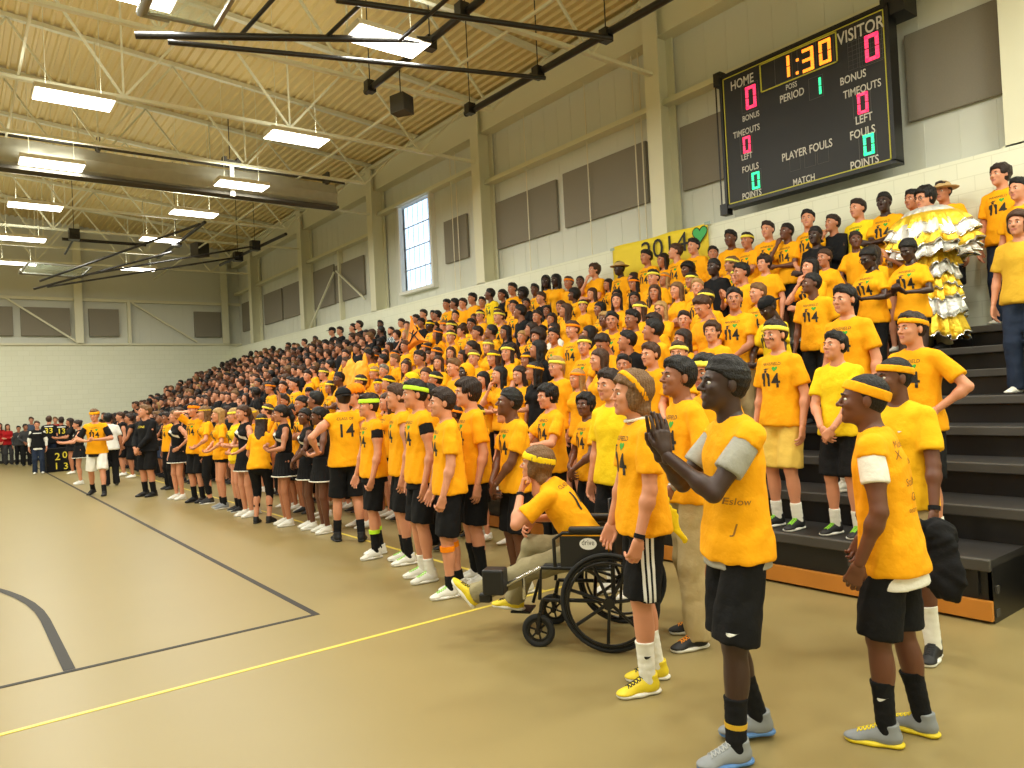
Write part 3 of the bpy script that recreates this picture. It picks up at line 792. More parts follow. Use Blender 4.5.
def siding(name, fn, u0, u1, z0, z1, holes=()):
    """vertical ribbed sheet; fn(u, z, out) -> point, out = towards the room"""
    b = MB(); u = u0; step = .45
    cuts = sorted({u0, u1, *[h[0] for h in holes], *[h[1] for h in holes], *list(np.arange(u0, u1, step))})
    for a, c in zip(cuts[:-1], cuts[1:]):
        if c - a < 1e-4: continue
        zs = [(z0, z1)]
        for h in holes:
            if a >= h[0] - 1e-6 and c <= h[1] + 1e-6: zs = [(z0, h[2]), (h[3], z1)]
        for p, q in zs:
            b.prism([(a, p), (c, p), (c, q), (a, q)], -.08, 0, fn)
            b.prism([(a, p), (a + .016, p), (a + .016, q), (a, q)], 0, .006, fn)
    return struct(name, b.build(name, SIDING))
WIN = (17.58, 19.30, 4.90, 7.42)
struct('wall_right', MB().box((WX, BACKY, -.1), (SX + .3, FARY + .3, BT)).build('wall_right', BLOCK))
siding('wall_right_upper', lambda u, z, d: (SX - d, u, z), BACKY, FARY + .3, BT, 9.15, [WIN])
struct('wall_far', MB().box((LEFTX, FARY, -.1), (WX, FARY + .4, 4.66)).box((WX, FARY + .02, BT), (SX + .3, FARY + .4, 4.68)).build('wall_far', BLOCK))
siding('wall_far_upper', lambda u, z, d: (u, FARY + .12 - d, z), LEFTX, SX + .3, 4.66, 10.5)
struct('wall_left', MB().box((LEFTX - .3, BACKY, -.1), (LEFTX, FARY + .4, 10.6)).build('wall_left', BLOCK))
struct('wall_back', MB().box((LEFTX - .3, BACKY - .3, -.1), (SX + .3, BACKY, 10.6)).build('wall_back', BLOCK))
struct('baseboard_far', MB().box((LEFTX, FARY - .015, 0), (WX, FARY, .11)).build('baseboard_far', mat('dark vinyl base', srgb(66, 62, 56), .6)))
# corrugated roof deck, flutes running along the hall
b = MB(); xs = np.arange(SX + .2, LEFTX - .4, -.2); prof = []
for x in xs:
    z = deck_z(x); prof += [(x, z), (x - .05, z), (x - .075, z + .055), (x - .175, z + .055)]
V = [(x, y, z) for y in (BACKY - .2, FARY + .3) for x, z in prof]; n = len(prof)
b.add(V, [(i, i + 1, n + i + 1, n + i) for i in range(n - 1)])
struct('ceiling', b.build('ceiling', DECK))
struct('ceiling_slab', MB().prism([(SX + .4, deck_z(SX) + .1), (RIDGE, deck_z(RIDGE) + .12), (LEFTX - .5, deck_z(LEFTX) + .1), (LEFTX - .5, deck_z(LEFTX) + .4), (RIDGE, deck_z(RIDGE) + .42), (SX + .4, deck_z(SX) + .4)], BACKY - .3, FARY + .5, lambda u, v, d: (u, d, v)).build('ceiling_slab', DECK))
# eave beam, girts, block ledge, columns
COLY = [-2.4, 3.25, 9.0, 14.75, 20.5, 26.25, 32.0]
eave = MB().box((10.62, BACKY, 8.20), (SX, FARY, 9.0)).box((10.5, BACKY, 8.84), (10.62, FARY, 8.93))
struct('trim_4', eave.build('trim_4', STEEL))
for i, (a, c) in enumerate(zip([BACKY] + COLY, COLY + [FARY])):
    z = 7.50 if abs(a - 14.75) < .1 else 7.0
    struct('girt', MB().box((10.72, a, z - .06), (SX, c, z + .05)).box((10.70, a, z - .06), (10.72, c, z - .01)).build('girt', STEEL))
for y in COLY:
    struct('column', MB().box((10.46, y - .17, BT), (10.49, y + .17, 8.85)).box((10.88, y - .17, BT), (10.91, y + .17, 8.85)).box((10.49, y - .012, BT), (10.88, y + .012, 8.85)).box((10.46, y - .2, BT), (10.95, y + .2, BT + .03)).build('column', STEEL))
struct('trim_5', MB().box((LEFTX, FARY - .10, 4.62), (SX, FARY + .05, 4.70)).box((LEFTX, FARY - .05, 6.46), (SX, FARY + .1, 6.58)).build('trim_5', STEEL))
for x in (-9.6, -2.5, 4.35, 10.2):
    struct('column', MB().box((x - .15, FARY - .22, 4.7), (x + .15, FARY - .19, 9.9 if x < 9 else 9.0)).box((x - .012, FARY - .19, 4.7), (x + .012, FARY + .1, 9.9 if x < 9 else 9.0)).build('column', STEEL))
struct('post', MB().box((6.18, FARY - .1, 4.7), (6.30, FARY + .1, 6.5)).build('post', STEEL))
for a, c in (((1.9, 6.47), (4.25, 4.75)), ((6.35, 6.44), (8.95, 4.76))):
    struct('brace', MB().bar((a[0], FARY - .12, a[1]), (c[0], FARY - .12, c[1]), .07).build('brace', STEEL))
p1, p2, p3, p4 = onx(336, 271, 10.7), onx(365, 299, 10.7), onx(334, 272, 10.7), onx(309, 330, 10.7)
for a, c in ((p1, p2), (p3, p4)): struct('brace', MB().bar(a, c, .05).build('brace', STEEL))
struct('post', MB().box((10.78, p1[1] - .05, BT), (SX, p1[1] + .05, 7.0)).build('post', STEEL))
# roof trusses across the hall
tw = MB()
for k, y in enumerate(np.arange(9.0 - 4 * 2.875, 34.5, 2.875)):
    x0, x1, zb = 10.45, LEFTX + .1, 7.47
    b = MB()
    oncol = min(abs(y - c) for c in COLY) < .3
    xe = 10.45 if oncol else 8.9
    b.bar((xe, y, zb), (x1, y, zb), .09, .06)
    for xa, xb in ((10.9, RIDGE), (RIDGE, LEFTX + .05)): b.bar((xa, y, deck_z(xa) - .05), (xb, y, deck_z(xb) - .05), .12, .09)
    xs = [10.45] + list(np.arange(8.9, x1, -1.55)); top = False
    for i in range(len(xs) - 1):
        pa = (xs[i], y, deck_z(xs[i]) - .09) if i % 2 == 0 else (xs[i], y, zb)
        pb = (xs[i + 1], y, zb) if i % 2 == 0 else (xs[i + 1], y, deck_z(xs[i + 1]) - .09)
        b.bar(pa, pb, .042)
        if i % 2 == 0 and i: b.bar((xs[i + 1], y, zb), (xs[i + 1], y, deck_z(xs[i + 1]) - .09), .032)
    struct('roof_truss', b.build('roof_truss', STEEL))
for x in (7.3, 1.1, -5.1):
    struct('bridging', MB().bar((x, BACKY, 7.53), (x, FARY, 7.53), .04).build('bridging', STEEL))

# window: frame, bars, glass
wf = struct('window_1', MB().box((10.80, WIN[0] - .10, WIN[2] - .10), (SX + .05, WIN[0], WIN[3] + .10)).box((10.80, WIN[1], WIN[2] - .10), (SX + .05, WIN[1] + .10, WIN[3] + .10))
       .box((10.81, WIN[0], WIN[3]), (SX + .04, WIN[1], WIN[3] + .09)).box((10.77, WIN[0] - .125, WIN[2] - .09), (SX + .04, WIN[1] + .125, WIN[2] - .002)).build('window_1', FRAMEW))
b = MB(); n = 4
for i in range(1, 4): b.box((10.94, WIN[0], WIN[2] + (WIN[3] - WIN[2]) * i / 4 - .012), (10.97, WIN[1], WIN[2] + (WIN[3] - WIN[2]) * i / 4 + .012))
for i in range(1, 6): b.box((10.95, WIN[0] + (WIN[1] - WIN[0]) * i / 6 - .006, WIN[2]), (10.965, WIN[0] + (WIN[1] - WIN[0]) * i / 6 + .006, WIN[3]))
b.build('window_bars', mat('grey window bar', srgb(150, 156, 160), .5), wf)
MB().box((10.955, WIN[0], WIN[2]), (10.96, WIN[1], WIN[3])).build('pane', mat('window glass', (.95, .98, 1), .05, trans=1, spec=.3), wf)
# the bright sky beyond the window is the world itself

# acoustic panels
def acoustic(y0, y1, z0, z1, label, far=False):
    if far: o = MB().box((y0, FARY - .07, z0), (y1, FARY + .10, z1)).build('acoustic_panel', PANEL, bevel=.01)
    else: o = MB().box((10.87, y0, z0), (SX - .007, y1, z1)).build('acoustic_panel', PANEL, bevel=.01)
    tag(o, label, 'wall panel', 'grey acoustic panels on the upper walls')
Z0, Z1 = 5.30, 6.45
acoustic(3.50, 4.72, 5.27, 6.50, 'grey square acoustic panel on the siding right of the scoreboard')
acoustic(6.55, 8.75, Z0, Z1 + .03, 'grey acoustic panel partly hidden behind the left side of the scoreboard')
acoustic(9.60, 12.03, Z0, Z1 + .05, 'grey acoustic panel above the yellow paper banner')
acoustic(12.27, 14.55, Z0, Z1, 'grey acoustic panel just right of the column beside the window bay')
acoustic(15.85, 16.95, Z0 + .05, Z1 + .05, 'narrow grey acoustic panel in the bay of the tall window')
acoustic(21.9, 24.1, 5.2, 6.5, 'grey acoustic panel in the bay left of the tall window, nearer one')
acoustic(24.25, 26.05, 5.2, 6.6, 'grey acoustic panel in the braced bay, farther one behind the brace')
acoustic(27.3, 29.2, 5.2, 6.5, 'grey acoustic panel in the second bay beyond the window, right one')
acoustic(29.4, 31.5, 5.2, 6.5, 'grey acoustic panel in the second bay beyond the window, left one')
acoustic(32.6, 34.5, 5.2, 6.5, 'grey acoustic panel on the side wall right beside the far corner')
acoustic(-.8, 2.1, 5.0, 6.15, 'grey acoustic panel at the left edge of the far wall', True)
acoustic(2.35, 4.05, 5.0, 6.15, 'grey acoustic panel on the far wall left of the column, crossed by a brace', True)
acoustic(4.73, 5.85, 5.0, 6.15, 'small grey acoustic panel on the far wall just right of its column', True)
acoustic(8.9, 10.05, 5.0, 6.15, 'small grey acoustic panel on the far wall beside the room corner', True)
WPIPE = mat('white conduit', srgb(226, 220, 196), .4)
for px, py, nm in ((525, 150, 'thin white conduit down the panel right of the window bay'), (586, 130, 'thin white conduit down the panel above the banner'), (634, 120, 'thin white conduit left of the column, left of the pair'), (641, 120, 'thin white conduit touching the left of the column, right of the pair'),
                   (453, 230, 'thin white conduit over the narrow panel, left of the pair'), (458, 228, 'thin white conduit over the narrow panel, right of the pair')):
    p = onx(px, py, 10.8); tag(MB().tube([(10.8, p[1], BT), (10.8, p[1], 8.6)], .013, 6).build('conduit', WPIPE, smooth=True), nm, 'pipe', 'white conduits on the side wall')

# ------------------------------------------------------------------ light fixtures
LENS = mat('lit lamp lens', (1, .97, .88), .5, emit=(1.0, .95, .82), es=9.0)
HOUSE = mat('white lamp housing', srgb(225, 220, 205), .5)
LP = [(9.95, 1.9, 'near the top edge beside the backstop glass'), (13.9, 1.8, 'largest at upper left, nearest in the left row'), (17.75, 1.85, 'against the gathered curtain at far left'), (21.5, 1.85, 'just below the curtain at far left'), (25.6, 1.85, 'third beyond the curtain in the left row'), (29.7, 1.95, 'farthest in the left row beside the far backstop'),
      (9.45, 5.25, 'brightest, just above the near backstop pipes'), (13.9, 5.6, 'mid ceiling, right of the largest one'), (17.5, 5.65, 'beside the strap on the curtain'), (20.6, 5.35, 'first beyond the curtain in the right row'), (24.2, 5.3, 'small, above the far backstop pipes'), (29.5, 5.65, 'farthest right, below the far backstop pipes')]
for x in (-2.0, -5.8):
    for y in (5.6, 9.6, 13.7, 17.2, 21.6, 25.6, 29.7): LP.append((y, x, None))
for y in (-2.4, 1.4, 5.5): LP += [(y, 1.8, None), (y, 5.6, None)] + ([(y, 8.6 if y < 0 else 7.9, None), (y, -2.0, None)] if y < 4 else [])  # rear row and side fixtures: unseen, added to brighten near people and right wall
for i, (y, x, lb) in enumerate(LP):
    t = empty('light_fixture', (x, y, 6.95))
    tag(t, 'lit white fluorescent ceiling fixture, ' + lb if lb else f'unseen lit white ceiling fixture, {abs(x):.1f} m {"right" if x > 0 else "left"} and {abs(y):.0f} m {"ahead" if y > 0 else "behind"}', 'ceiling light', 'fluorescent fixtures hanging from the roof' if lb else 'fluorescent fixtures beyond the picture')
    w, d = .58, .29
    MB().prism([(-d, 0), (d, 0), (d - .06, .10), (-d + .06, .10)], -w, w, lambda u, v, e: (e, u, v)).build('housing', HOUSE, t)
    MB().box((-w + .02, -d + .02, -.012), (w - .02, d - .02, -.001)).build('lens', LENS, t)
    MB().tube([(-.4, 0, .1), (-.4, 0, deck_z(x) - 6.93)], .006, 5).build('hanger', STEEL, t); MB().tube([(.4, 0, .1), (.4, 0, deck_z(x) - 6.93)], .006, 5).build('hanger', STEEL, t)
    L = bpy.data.lights.new('lamp', 'AREA'); L.shape = 'RECTANGLE'; L.size = 1.1; L.size_y = .52; L.energy = LAMP_W; L.color = LIGHT_COL
    lo = bpy.data.objects.new('lamp', L); COL.objects.link(lo); lo.parent = t; lo.location = (0, 0, -.02)
    U = bpy.data.lights.new('uplight', 'AREA'); U.shape = 'RECTANGLE'; U.size = 1.0; U.size_y = .3; U.energy = LAMP_W * .15; U.color = LIGHT_COL
    uo = bpy.data.objects.new('uplight', U); COL.objects.link(uo); uo.parent = t; uo.location = (0, 0, .13); uo.rotation_euler = (math.pi, 0, 0)

# ------------------------------------------------------------------ gathered divider curtain and its strap
GCUR = mat('grey vinyl mesh curtain', srgb(168, 164, 146), .95, spec=.1, noise=(6, .12)); DKG = mat('dark grey hem', srgb(84, 80, 72), .95, spec=.1)
cu = empty('divider_curtain', (0, 18.2, 6.9)); tag(cu, 'grey mesh divider curtain gathered up in a long roll across the ceiling', 'curtain')
N = 90; V = []; Fs = []; prof = [(-.10, .0), (-.17, .08), (-.13, .20), (-.19, .32), (-.13, .45), (-.08, .58), (.08, .58), (.14, .42), (.12, .2), (.13, .05)]
for i in range(N + 1):
    x = LEFTX + .3 + (8.3 - LEFTX - .3) * i / N
    for j, (y, z) in enumerate(prof): V.append((x, y + .012 * math.sin(i * 1.7 + j), z + .02 * math.sin(i * .31 + j * .2) + .006 * math.sin(i * 2.3)))
n = len(prof)
for i in range(N):
    for j in range(n): Fs.append((i * n + j, i * n + (j + 1) % n, (i + 1) * n + (j + 1) % n, (i + 1) * n + j))
Fs += [tuple(range(n)), tuple(N * n + j for j in range(n))[::-1]]
MB().add(V, Fs).build('curtain_roll', GCUR, cu, smooth=True)
MB().box((LEFTX + .3, -.20, -.06), (8.32, .14, .0)).build('hem', DKG, cu)
MB().tube([(LEFTX + .3, 0, .68), (8.6, 0, .68)], .03, 8).build('top_pipe', DKG, cu, smooth=True)
for px in (232, 100, 388 - 60):
    x = ony(px, 180, 18.0)[0]
    if px == 232:
        MB().box((x - .05, -.24, -.09), (x + .05, -.205, .80)).build('strap', WHITE, cu)
        MB().box((x - .22, -.26, .70), (x + .22, .05, .78)).box((x - .2, -.28, .62), (x - .12, -.1, .84)).box((x + .12, -.28, .62), (x + .2, -.1, .84)).build('clamp', DKG, cu)
        MB().tube([(x, -.1, .8), (x, -.1, 1.9)], .012, 6).build('rope', DKG, cu)
    else: MB().box((x - .03, -.26, .55), (x + .03, .1, .85)).build('clamp', DKG, cu)

# ------------------------------------------------------------------ ceiling-hung backstops, folded up
BPIPE = mat('black backstop pipe', srgb(40, 38, 36), .35, metal=.3); GLASSB = mat('backboard glass', srgb(210, 222, 206), .08, alpha=.35, spec=.6)
def pz(px, py, z): return tuple(onz(px, py, z))
bs = empty('backstop', (5.5, 8.5, 7.0)); tag(bs, 'near basketball backstop folded up under the ceiling, black pipes and glass backboard', 'basketball backstop', 'ceiling-hung basketball backstops')
def bpipe(a, c, r, nm='pipe', par=None, mt=None):
    o = MB().tube([a, c], r, 10).build(nm, mt or BPIPE, par, smooth=True); o.location = -Vector(par.location); return o
bpipe(pz(135, 35, 6.55), pz(430, 40, 7.0), .05, 'arm', bs); bpipe(pz(168, 42, 6.45), pz(545, 78, 6.9), .035, 'brace', bs); bpipe(pz(336, 0, 6.9), pz(612, 38, 7.05), .04, 'arm', bs)
bpipe(pz(466, 114, 7.15), pz(672, -4, 7.15), .06, 'rail', bs); bpipe(pz(366, 92, 7.1), pz(482, -1, 7.1), .055, 'rail', bs)
for a, c in (((240, 36), (274, -2)), ((325, 38), (361, 4)), ((400, 40), (448, -2))): bpipe(pz(*a, 6.85), pz(*c, 6.95), .03, 'cross_pipe', bs)
for p, z in (((430, 45), 7.05), ((370, 88), 7.1), ((470, 110), 7.15), ((538, 74), 7.1), ((606, 37), 7.1), ((462, 12), 7.1)):
    q = Vector(pz(*p, z)); o = MB().box(tuple(q - Vector((.08, .08, .08))), tuple(q + Vector((.08, .08, .12)))).tube([q, Vector((q.x, q.y, deck_z(q.x) + .03))], .012, 5).build('bracket', BPIPE, bs, bevel=.02); o.location = -Vector(bs.location)
def board(par, c, heading, tilt, w=1.83, h=1.07):
    """glass backboard folded up, with frame, padding, rim and net ring"""
    M = Matrix.Translation(c) @ Matrix.Rotation(R(heading), 4, 'Z') @ Matrix.Rotation(R(tilt), 4, 'X'); inv = Matrix.Translation(-Vector(par.location))
    f = MB()
    for lo, hi in (((-w / 2, -.02, -h / 2), (w / 2, .02, -h / 2 + .05)), ((-w / 2, -.02, h / 2 - .05), (w / 2, .02, h / 2)), ((-w / 2, -.02, -h / 2), (-w / 2 + .05, .02, h / 2)), ((w / 2 - .05, -.02, -h / 2), (w / 2, .02, h / 2))): f.box(lo, hi, M=inv @ M)
    f.build('board_frame', mat('grey board frame', srgb(150, 150, 140), .4, metal=.5), par)
    MB().box((-w / 2 + .05, -.006, -h / 2 + .05), (w / 2 - .05, .006, h / 2 - .05), M=inv @ M).build('glass', GLASSB, par)
    p = [inv @ M @ Vector(q) for q in ((-w / 2, 0, -h / 2 + .3), (-w / 2, 0, -h / 2 - .02), (w / 2, 0, -h / 2 - .02), (w / 2, 0, -h / 2 + .3))]
    MB().tube(p, .045, 10).build('edge_padding', mat('grey edge padding', srgb(140, 138, 122), .6), par, smooth=True)
    return M, inv
v = Vector(pz(200, -18, 6.5)) - Vector(pz(180, 22, 6.5)); v.normalize()
c = Vector(pz(180, 22, 6.5)) + v * .93
M, inv = board(bs, c, math.degrees(math.atan2(v.y, v.x)) + 180, 88, 1.83, .86)
bs2 = empty('backstop', (5.0, 22, 6.5)); tag(bs2, 'far basketball backstop folded up beyond the curtain, thin black pipes and tilted backboard', 'basketball backstop', 'ceiling-hung basketball backstops')
for (a, za), (c_, zc), r in ((((40, 281), 5.9), ((200, 224), 6.9), .035), (((34, 289), 5.8), ((172, 252), 6.6), .035), (((47, 287), 5.8), ((239, 257), 6.9), .03), (((90, 274), 6.0), ((255, 246), 7.0), .03), (((62, 239), 7.1), ((146, 245), 7.1), .05), (((65, 254), 6.8), ((76, 235), 7.1), .03), (((158, 258), 6.8), ((205, 222), 7.1), .05), (((220, 265), 6.9), ((286, 234), 7.1), .05)):
    bpipe(pz(*a, za), pz(*c_, zc), r, 'pipe', bs2)
for p, z in (((255, 247), 7.0), ((238, 258), 6.9), ((176, 243), 6.95), ((74, 236), 7.1)):
    q = Vector(pz(*p, z)); o = MB().box(tuple(q - Vector((.14, .14, .12))), tuple(q + Vector((.14, .14, .2)))).tube([q, Vector((q.x, q.y, deck_z(q.x) + .03))], .012, 5).build('bracket', BPIPE, bs2, bevel=.02); o.location = -Vector(bs2.location)
board(bs2, Vector(pz(56, 270, 6.2)), 8, 82, 1.7)

SPK = mat('charcoal speaker cloth', srgb(74, 70, 64), .8)
for (px, py, Y, s, lb) in ((401, 105, 11.3, .32, 'boxy charcoal loudspeaker hanging from the trusses by the near backstop'), (199, 250, 28, .5, 'charcoal loudspeaker hanging above the far backstop')):
    q = ony(px, py, Y); t = empty('loudspeaker', tuple(q), R(25)); tag(t, lb, 'loudspeaker')
    MB().prism([(-s / 2, -s / 2), (s / 2, -s / 2), (s * .35, s / 2), (-s * .35, s / 2)], -s / 2, s / 2, lambda u, v, d: (u, v, d)).build('cabinet', SPK, t, bevel=.01)
    MB().box((-s * .44, -s / 2 - .01, -s * .44), (s * .44, -s / 2, s * .44)).build('grille', mat('speaker grille', srgb(52, 50, 48), .7), t)
    MB().tube([(0, 0, s / 2), (0, 0, 7.7 - q[2] if q[2] < 7.6 else .6)], .01, 5).build('hanger', BPIPE, t)
# ------------------------------------------------------------------ bleachers
BX0, RUN, BZ0, RISE, NT = 5.55, .61, .43, .26, 8
BEND = [2.05, 1.72, -1.0, -1.0, -1.0, -1.0, -1.0, -1.0]
BFAR = 33.2
def tier(k): return (0.0 if k < 0 else BZ0 + RISE * k)
def tierx(k): return BX0 + RUN * k + .27 if k >= 0 else {-1: 5.05, -2: 4.45}[k]
BPL = mat('black bleacher plastic', srgb(27, 26, 26), .32, noise=(3, .15)); BDK = mat('charcoal bleacher deck', srgb(40, 38, 37), .5)
BNOSE = mat('worn grey deck edge', srgb(74, 71, 67), .5); WOODB = mat('orange varnished board', srgb(206, 134, 52), .35, noise=(2.5, .18))
bl = empty('bleacher', (BX0, BEND[0], 0)); tag(bl, 'black telescopic bleachers of eight tiers with a varnished board along the foot', 'bleachers')
iv = Vector((BX0, BEND[0], 0))
def bput(o): o.location = -iv; return o
for k in range(NT):
    x, z, y0 = BX0 + RUN * k, tier(k), BEND[k]; zl = .165 if k == 0 else tier(k - 1)
    xe = x + RUN if k < NT - 1 else WX - .06
    bput(MB().box((x + .02, y0, z - .05), (xe + .05, BFAR, z)).build('deck', BDK, bl))
    bput(MB().box((x - .012, y0, z - .075), (x + .035, BFAR, z + .006)).build('nosing', BNOSE, bl, bevel=.008))
    bput(MB().box((x + .03, y0 + .004, zl - .04), (x + .06, BFAR, z - .05)).build('riser', BPL, bl))
    for yy in np.arange(y0 + .1, BFAR, 4.6): bput(MB().box((x + .004, yy - .02, zl + .02), (x + .03, yy + .02, z - .08)).build('joint_cover', BPL, bl))
bput(MB().box((BX0 - .01, BEND[0], .02), (BX0 + .025, BFAR, .155)).build('kick_board', WOODB, bl, bevel=.004))
bput(MB().box((BX0 + .03, BEND[0], .0), (BX0 + RUN + .1, BEND[0] + .03, BZ0 - .05)).box((BX0 + RUN + .03, BEND[1], .0), (BX0 + 2 * RUN + .1, BEND[1] + .03, tier(1) - .05)).build('end_panel', BPL, bl))
bput(MB().box((BX0 + .06, BEND[0] - .014, .20), (BX0 + .10, BEND[0] - .002, .25)).build('bolt', BNOSE, bl)); bput(MB().box((BX0 + .05, BEND[0] - .006, .04), (BX0 + .11, BEND[0] + .0, .09)).build('bolt', BNOSE, bl))
for yy in (3.0, 4.7, 6.4, 8.1):
    bput(MB().box((BX0 - .014, yy, .07), (BX0 - .01, yy + .03, .10)).build('bolt', BNOSE, bl)); bput(MB().box((BX0 + .014, yy, .24), (BX0 + .03, yy + .06, .29)).build('bolt', BNOSE, bl))
sh = empty('low_platform', (6.4, 1.2, 0)); tag(sh, 'low light grey platform beside the cut-off end of the front bleacher tier', 'platform')
MB().box((-.15, -1.9, .14), (1.0, .50, .18)).build('top_board', mat('light grey laminate', srgb(168, 164, 154), .5), sh)
MB().box((-.10, -1.8, 0), (-.04, .45, .14)).box((.9, -1.8, 0), (.96, .45, .14)).build('support', BPL, sh)
rl = empty('guard_rail', (9.9, 21.3, tier(7))); tag(rl, 'dark metal guard rail at the top of the bleachers between the black and gold sections', 'railing')
b = MB()
for i in range(9): b.tube([(0, -.9 + .225 * i, 0), (0, -.9 + .225 * i, 1.02)], .014, 6)
b.build('baluster', mat('dark bronze rail', srgb(70, 64, 54), .4, metal=.5), rl)
MB().tube([(0, -.95, 1.04), (0, .95, 1.04)], .025, 8).tube([(0, -.95, .12), (0, .95, .12)], .018, 8).build('handrail', mat('dark bronze rail', (0, 0, 0)), rl)

# ------------------------------------------------------------------ scoreboard
SBX = 10.36
SBY0, SBY1, SBZ0, SBZ1 = 4.70, 7.44, 4.64, 6.80       # near edge (right), far edge (left)
SBK = mat('matt black scoreboard face', srgb(26, 25, 25), .5); SBF = mat('black scoreboard frame', srgb(18, 18, 18), .4); SBL = mat('yellow pinstripe', srgb(196, 190, 60), .5)
SBW = mat('scoreboard lettering', srgb(206, 202, 190), .5, emit=srgb(206, 202, 190), es=.0)
LR_ = mat('lit red digits', (1, .1, .25), .5, emit=(1, .03, .11), es=1.25); LO = mat('lit amber digits', (1, .4, .05), .5, emit=(1, .27, .02), es=1.5); LG = mat('lit green digits', (.1, 1, .6), .5, emit=(.02, .80, .34), es=1.0)
sb = empty('scoreboard', (SBX, (SBY0 + SBY1) / 2, SBZ0)); tag(sb, 'black electronic scoreboard reading 1:30 with HOME and VISITOR at zero, high on the wall', 'scoreboard')
O = Vector((SBX, (SBY0 + SBY1) / 2, SBZ0)); WB, HB = SBY1 - SBY0, SBZ1 - SBZ0
def sbf(u, v, d): return (-d, -u, v)                 # u to the viewer's right, v up, d out of the face
def sbp(px, py):
    p = onx(px, py, SBX); return O.y - p[1], p[2] - SBZ0
m = MB().box((0, -WB / 2, 0), (.20, WB / 2, HB)); m.build('cabinet', SBK, sb)
fr = MB()
for lo, hi in (((-.02, -WB / 2 - .02, -.03), (.22, WB / 2 + .02, .02)), ((-.02, -WB / 2 - .02, HB - .03), (.22, WB / 2 + .02, HB + .02)), ((-.02, -WB / 2 - .02, 0), (.22, -WB / 2 + .03, HB)), ((-.02, WB / 2 - .03, 0), (.22, WB / 2 + .02, HB))): fr.box(lo, hi)
fr.build('frame', SBF, sb)
for lo, hi in (((.02, -WB / 2 - .22, HB - .16), (.40, -WB / 2 + .1, HB + .10)), ((-.03, WB / 2 - .02, -.12), (.12, WB / 2 + .12, .06)), ((-.03, WB / 2 - .02, HB - .12), (.12, WB / 2 + .12, HB + .10))): MB().box(lo, hi).build('bracket', SBF, sb)
MB().tube([(0, WB / 2 + .10, 0), (0, WB / 2 + .10, HB)], .012, 6).build('cable', SBF, sb)
def outline(m, u0, u1, v0, v1, t, d0, d1, ch=0):
    for a in ((u0, u1, v0, v0 + t), (u0, u1, v1 - t, v1), (u0, u0 + t, v0, v1), (u1 - t, u1, v0, v1)):
        m.prism([(a[0], a[2]), (a[1], a[2]), (a[1], a[3]), (a[0], a[3])], d0, d1, sbf)
m = MB(); outline(m, -WB / 2 + .045, WB / 2 - .045, .03, HB - .045, .016, 0, .006)
cu0, cu1 = sbp(761, 90)[0], sbp(838, 60)[0]; cv0, cv1 = sbp(764, 92)[1], HB - .07
outline(m, cu0, cu1, cv0, cv1, .018, 0, .012); m.build('pinstripe', SBL, sb)
m = MB(); g = mat('dim segment grid', srgb(84, 82, 78), .5)
def grid(m, u0, u1, v0, v1, t=.006): m = MB(); outline(m, u0, u1, v0, v1, t, 0, .004); m.build('digit_outline', g, sb)
SEG = {'0': 'abcdef', '1': 'bc', '3': 'abcdg'}
def digit(ch, px, py, h, mt, nm):
    u, v = sbp(px, py); w = h * .52; t = h * .13; b = MB(); g_ = .006
    S = dict(a=(-w / 2, w / 2, h / 2 - t, h / 2), d=(-w / 2, w / 2, -h / 2, -h / 2 + t), g=(-w / 2, w / 2, -t / 2, t / 2), f=(-w / 2, -w / 2 + t, g_, h / 2 - g_), b=(w / 2 - t, w / 2, g_, h / 2 - g_), e=(-w / 2, -w / 2 + t, -h / 2 + g_, -g_), c=(w / 2 - t, w / 2, -h / 2 + g_, -g_))
    for s in SEG[ch]:
        a = S[s]; vert = s in 'bcef'; n = 4; L = (a[3] - a[2]) if vert else (a[1] - a[0])
        for i in range(n):
            q0, q1 = i / n + .02, (i + 1) / n - .02
            r_ = (a[0], a[1], a[2] + L * q0, a[2] + L * q1) if vert else (a[0] + L * q0, a[0] + L * q1, a[2], a[3])
            b.prism([(u + r_[0], v + r_[2]), (u + r_[1], v + r_[2]), (u + r_[1], v + r_[3]), (u + r_[0], v + r_[3])], 0, .012, sbf)
    tag(b.build('digit', mt, sb), nm)
    grid(m, u - w * .95, u + w * .75, v - h * .62, v + h * .62)
digit('0', 751, 97, .36, LR_, 'lit red home score digit'); digit('0', 747, 144.5, .26, LR_, 'lit red home timeouts digit'); digit('0', 756, 180.5, .27, LG, 'lit green home fouls digit')
digit('0', 872, 47, .37, LR_, 'lit red visitor score digit'); digit('0', 863, 103, .29, LR_, 'lit red visitor timeouts digit'); digit('0', 869, 144.5, .29, LG, 'lit green visitor fouls digit')
digit('1', 817, 87, .26, LG, 'lit green period digit')
digit('1', 784.5, 68, .34, LO, 'lit amber clock digit one'); digit('3', 808, 59.5, .35, LO, 'lit amber clock digit three'); digit('0', 825, 51.5, .35, LO, 'lit amber clock digit zero')
b = MB()
for py in (60, 73):
    u, v = sbp(797.5, py); b.prism([(u - .02, v - .02), (u + .02, v - .02), (u + .02, v + .02), (u - .02, v + .02)], 0, .012, sbf)
b.build('colon', LO, sb)
for x, y in ((795, 162), (810, 158), (823, 154)):
    u, v = sbp(x, y); grid(m, u - .09, u + .09, v - .13, v + .13, .005)
